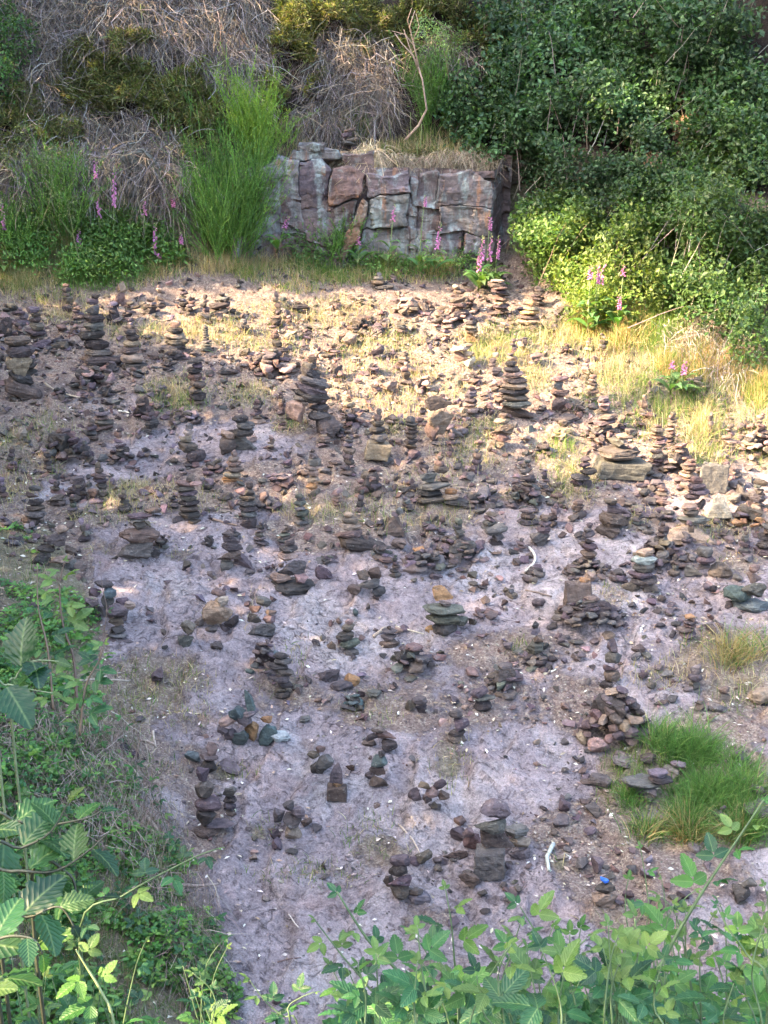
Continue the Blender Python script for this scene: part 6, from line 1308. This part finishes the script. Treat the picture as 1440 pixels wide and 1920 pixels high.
cane([(-10,1320),(10,1285),(40,1290),(100,1300)], 3.9, 'lower twig of large dark toothed leaves at the left edge', 'hazel_shoot', 'sapling', 6, .15, .005, HAZ, (.16, .2, .1), group=None, foot=True, side=1)
cane([(185,1240),(200,1150),(192,1100),(187,1050)], 5.9, 'hair thin bare stem with few tiny leaves by the oval slab cairn', 'young_sapling', 'sapling', 4, .04, .002, TRI, (.13, .09, .07), group=None, foot=False)
# the big leaved branch
def hazel(path, dep, n, size, label, rad=.005):
    return cane(path, dep, label, 'hazel_branch', 'branch', n, size*.82, rad, HAZ, (.045, .05, .03), side=.9, group=None, start=.2, young=.05)
hazel([(-40,1660),(20,1634),(100,1634),(160,1600),(205,1560)], 2.7, 9, .135, 'big leaved branch reaching in from the left edge, lower of two')
hazel([(-30,1610),(40,1590),(95,1560),(130,1500)], 2.75, 8, .14, 'big leaved branch with the largest upright leaf at the left edge')
hazel([(-60,1720),(0,1700),(50,1720),(110,1700),(140,1740)], 2.6, 8, .13, 'shaded big leaved branch hanging lowest at the left edge')
hazel([(60,1640),(130,1640),(150,1690),(200,1680)], 2.8, 6, .11, 'side branch of large leaves bent to the right')
hazel([(-20,1560),(30,1540),(70,1550),(160,1535),(190,1520)], 2.9, 6, .12, 'upper leafy twig with broad blue green leaves')
hazel([(-40,1810),(0,1760),(60,1760),(80,1790)], 2.5, 5, .13, 'dark leaved twig low at the left edge')
cane([(150,1740),(230,1680),(300,1640),(370,1605),(412,1590)], 3.3, 'long thin bramble runner reaching over the rock, tip leaf hanging', n=11, size=.085, rad=.004, group=None, side=.9)
cane([(215,1930),(190,1860),(160,1810),(142,1780)], 3.0, 'pale stemmed bramble cane rising at the bottom left', n=9, size=.11, rad=.005, group=None, stem=(.25, .30, .13), side=1)
# brambles along the bottom edge
L_ = [([(810,1935),(762,1840),(692,1765),(632,1672)], 3.0, 'thick leaning bramble cane with a bright bud, left part of the foreground', 15, .10, .0065),
 ([(740,1935),(690,1850),(640,1790),(588,1722)], 3.05, 'thinner bramble cane leaning left beside the thick one', 12, .09, .004),
 ([(862,1935),(852,1800),(846,1730),(835,1665)], 3.1, 'upright bramble with a fan of toothed leaves in front of the stout cairn', 9, .11, .004),
 ([(1150,1935),(1178,1850),(1196,1790),(1190,1722)], 2.7, 'stout upright bramble cane with a yellowish bud in the right foreground', 14, .12, .006),
 ([(1210,1900),(1250,1790),(1300,1700),(1345,1630),(1392,1560),(1432,1500)], 2.9, 'longest bramble cane running up to the right edge', 15, .10, .0055),
 ([(1225,1900),(1222,1760),(1212,1660),(1200,1585)], 3.1, 'thin upright bramble in front of the flat blue stone cairn', 9, .075, .003),
 ([(1440,1880),(1400,1790),(1365,1740),(1345,1700)], 2.8, 'bramble cane leaning left from the right corner', 11, .10, .004),
 ([(1060,1900),(1040,1800),(1000,1740),(975,1700)], 2.9, 'bramble cane curving left in the middle foreground', 12, .11, .004),
 ([(960,1935),(940,1860),(955,1800),(985,1760)], 2.8, 'bramble with wide leaves bending right in the middle foreground', 10, .12, .004),
 ([(1020,1935),(1015,1870),(1060,1800),(1100,1760)], 2.7, 'low bramble with very broad leaves below the blue stone cairn', 11, .125, .004),
 ([(560,1935),(530,1905),(500,1880),(468,1838)], 3.3, 'small bramble with red stem at the bottom left of the bare rock', 8, .085, .003),
 ([(545,1935),(540,1890),(565,1870),(590,1860)], 3.3, 'small bramble sprig at the bottom edge of the bare rock', 6, .08, .003),
 ([(670,1935),(660,1880),(640,1850),(622,1815)], 3.2, 'sprig with hop like leaves at the bottom centre', 6, .08, .003)]
for (pth, dep, lb, n, sz, rd) in L_: cane(pth, dep, lb, n=n, size=sz, rad=rd, group=None)
for k in range(44):
    u = U(640, 1460); v = U(1790, 1900) + (40 if u < 760 else 0); h = U(60, 150)
    cane([(u+U(-40, 40), 1990), (u+U(-20, 20), v+20), (u+U(-40, 40), v-h*.6)], U(2.4, 3.2), 'bramble cane with toothed three part leaves in the %s part of the foreground bush' % ('left' if u < 880 else 'middle' if u < 1160 else 'right'), n=random.randint(7, 11), size=U(.085, .13), rad=.0035)
for k in range(16):
    u = U(1180, 1460); v = U(1700, 1800); h = U(60, 130)
    cane([(u+U(-40, 40), 1960), (u+U(-20, 20), v+20), (u+U(-30, 30), v-h*.6)], U(2.8, 3.6), 'slimmer bramble cane at the back right of the foreground bush', n=random.randint(6, 9), size=U(.065, .095), rad=.003, group='slim bramble canes at the back right of the foreground')
for k in range(26):
    u = U(-20, 420); v = U(1800, 1930); h = U(40, 110)
    cane([(u+U(-40, 40), 1990), (u+U(-20, 20), v+20), (u+U(-40, 40), v-h*.6)], U(3.0, 3.8), 'bramble cane with small leaves in the lower left corner thicket', n=random.randint(6, 10), size=U(.06, .10), rad=.003, group='bramble canes in the lower left corner')
# underlayer of foreground brambles, too dense to count
n = 9000; x = rng.uniform(-.5, 2.2, n); y = rng.uniform(2.6, 4.9, n); g = gz(x, y); z = g+rng.uniform(.1, 1.1, n); u, v, dep = project(x, y, z)
edge = np.interp(u, [560, 640, 800, 1000, 1440, 1600], [1990, 1900, 1840, 1830, 1770, 1760])+30+70*fbm(u/90, v/90, 3, 2)
ok = (v > edge) & (u > 560); x, y, z = x[ok], y[ok], z[ok]; C = np.stack([x, y, z], -1); m = len(C)
C3 = np.repeat(C, 3, 0); a0 = np.repeat(rng.uniform(0, 6.28, m), 3)+np.tile([0, 1.2, -1.2], m); N = len(C3)
d = unit(np.stack([np.cos(a0), np.sin(a0), rng.normal(-.1, .25, N)], -1)); nn = unit(np.array([0, -.1, 1.0])+np.repeat(rng.normal(0, .35, (m, 3)), 3, 0)); L = np.repeat(rng.uniform(.035, .065, m), 3)
V, F, I = leaf_hex(C3+d*.008, d, nn, L, L*.66); T = np.repeat(mixcol(LG, m), 3, 0)
tag(link('bramble_undergrowth', np_mesh('bramble_undergrowth', V, F, M_LEAF_T, T[I])), 'dense shaded bramble leaves filling the bottom right foreground', 'undergrowth', kind='stuff')

# ---------------------------------------------------------------- unseen trees left of the view, crowns shaped to cast the quarry's shade
def lit(u, v):
    """how much sun the photograph shows reaching each place of the quarry"""
    hi = np.interp(u, [0, 130, 300, 480, 640, 900, 1100, 1440], [568, 598, 635, 700, 790, 855, 900, 985])
    L = sstep(hi+35, hi-25, v)*sstep(525, 560, v)
    L = np.where((u < 900) & (v < 585), L*.75, L)*(.55+.45*sstep(150, 420, u))
    for (cu, cv, ru, rv, a) in [(500,150,105,90,1.3),(790,130,90,110,1),(600,60,110,70,.8),(330,100,70,50,.8),(690,340,30,60,1),(1130,540,110,110,1.2),(1270,240,90,90,.7),(1000,460,60,80,.35),(1000,170,110,120,.3),(1200,100,250,80,.25),(1410,540,40,150,.35),
                               (260,940,100,35,.75),(440,890,40,45,.8),(600,940,90,50,.5),(760,960,90,40,.35),(440,570,90,60,.3),(110,330,110,90,.35),(440,330,80,100,.3),(220,300,50,90,.4),(300,80,160,60,.35),(560,500,70,40,.4),
                               (350,740,60,30,.3),(930,900,200,60,.35),(1330,950,120,60,.6),(640,100,120,90,.45),(60,930,50,40,.5)]:
        L = np.maximum(L, a*np.clip(1.6-1.4*np.sqrt(((u-cu)/ru)**2+((v-cv)/rv)**2), 0, 1))
    L = np.where((v > 1010), 0, L)
    return L
SV = np.array(SUN)
def shade_canopy(n, x0, x1):  # leaves kept only where shade should fall, gaps left for the sun patches
    p = np.stack([rng.uniform(x0, x1, n), rng.uniform(-4.5, 18.5, n), rng.uniform(1.0, 18, n)], -1)
    # follow the shadow down to the ground
    t = np.full(n, 1.0); done = np.zeros(n, bool)
    for k in range(150):
        q = p-SV[None]*t[:, None]; done |= q[:, 2] <= gz(q[:, 0], q[:, 1]); t = np.where(done, t, t+.15)
    q = p-SV[None]*t[:, None]; u, v, dep = project(q[:, 0], q[:, 1], q[:, 2])
    inside = done & (((u > -700) & (u < 2100) & (v > -400)) | ((q[:, 1] < 6.5) & (np.abs(q[:, 0]) < 6.5))) & (q[:, 1] > -2)
    l = np.where(q[:, 1] < 6.5, 0, lit(u, v))
    keep = inside & (rng.random(n) > l*1.3*(.85+.5*(fbm(q[:, 0]*2.2, q[:, 1]*2.2, 14, 3) > -.05))) & (p[:, 2] > gz(p[:, 0], p[:, 1])+.8)
    pu, pv, pd = project(p[:, 0], p[:, 1], p[:, 2]); keep &= ~((pu > -60) & (pd > .3))
    return p[keep]
cp = shade_canopy(105000, -10.5, -6.2); cl = fbm(cp[:, 1]*.9, cp[:, 2]*.9, 66, 3)
cp = cp[(cl > -.8)]
trunks = [(-7.2, -2.5), (-7.4, 1.2), (-8.6, 5.2), (-8.9, 9.0), (-9.2, 13.0), (-9.0, 17.0)]
tb = np.array(trunks); near = np.argmin((cp[:, 1:2]-tb[None, :, 1])**2, 1)
for i, (tx, ty) in enumerate(trunks):
    z0 = float(gz(tx, ty)[0]); root = tag(empty('tree', (tx, ty, z0)), 'unseen broad leaved tree number %s left of the quarry, crown shaped to shade it' % ('first', 'second', 'third', 'fourth', 'fifth', 'sixth')[i], 'tree', 'unseen shade trees left of the quarry')
    c = cp[near == i]; m = len(c); O = np.array([tx, ty, z0])
    link('trunk', tube_mesh('trunk', [(0, 0, -.2), (.1, 0, 2.5), (-.1, .1, 5), (.1, 0, 8), (0, 0, 12)], [.2, .17, .14, .1, .04], M_BARK, 8), root, color=(.12, .1, .08))
    V, F, I = leaf_cards(c-O, unit(rng.normal(0, 1, (m, 3))), unit(rng.normal(0, 1, (m, 3))), rng.uniform(.20, .32, m), .19)
    link('crown', np_mesh('crown', V, F, M_LEAF_T, mixcol(OAK, m)[I]), root)
    k = min(70, m)
    if k: 
        tp = c[rng.choice(m, k, False)]-O; oo = np.zeros((k, 3)); oo[:, 2] = np.clip(tp[:, 2]*.6, 1, 11)
        link('branches', twigs_mesh('branches', oo, tp, .03, M_DRY, jit((.12, .1, .08), k)), root)
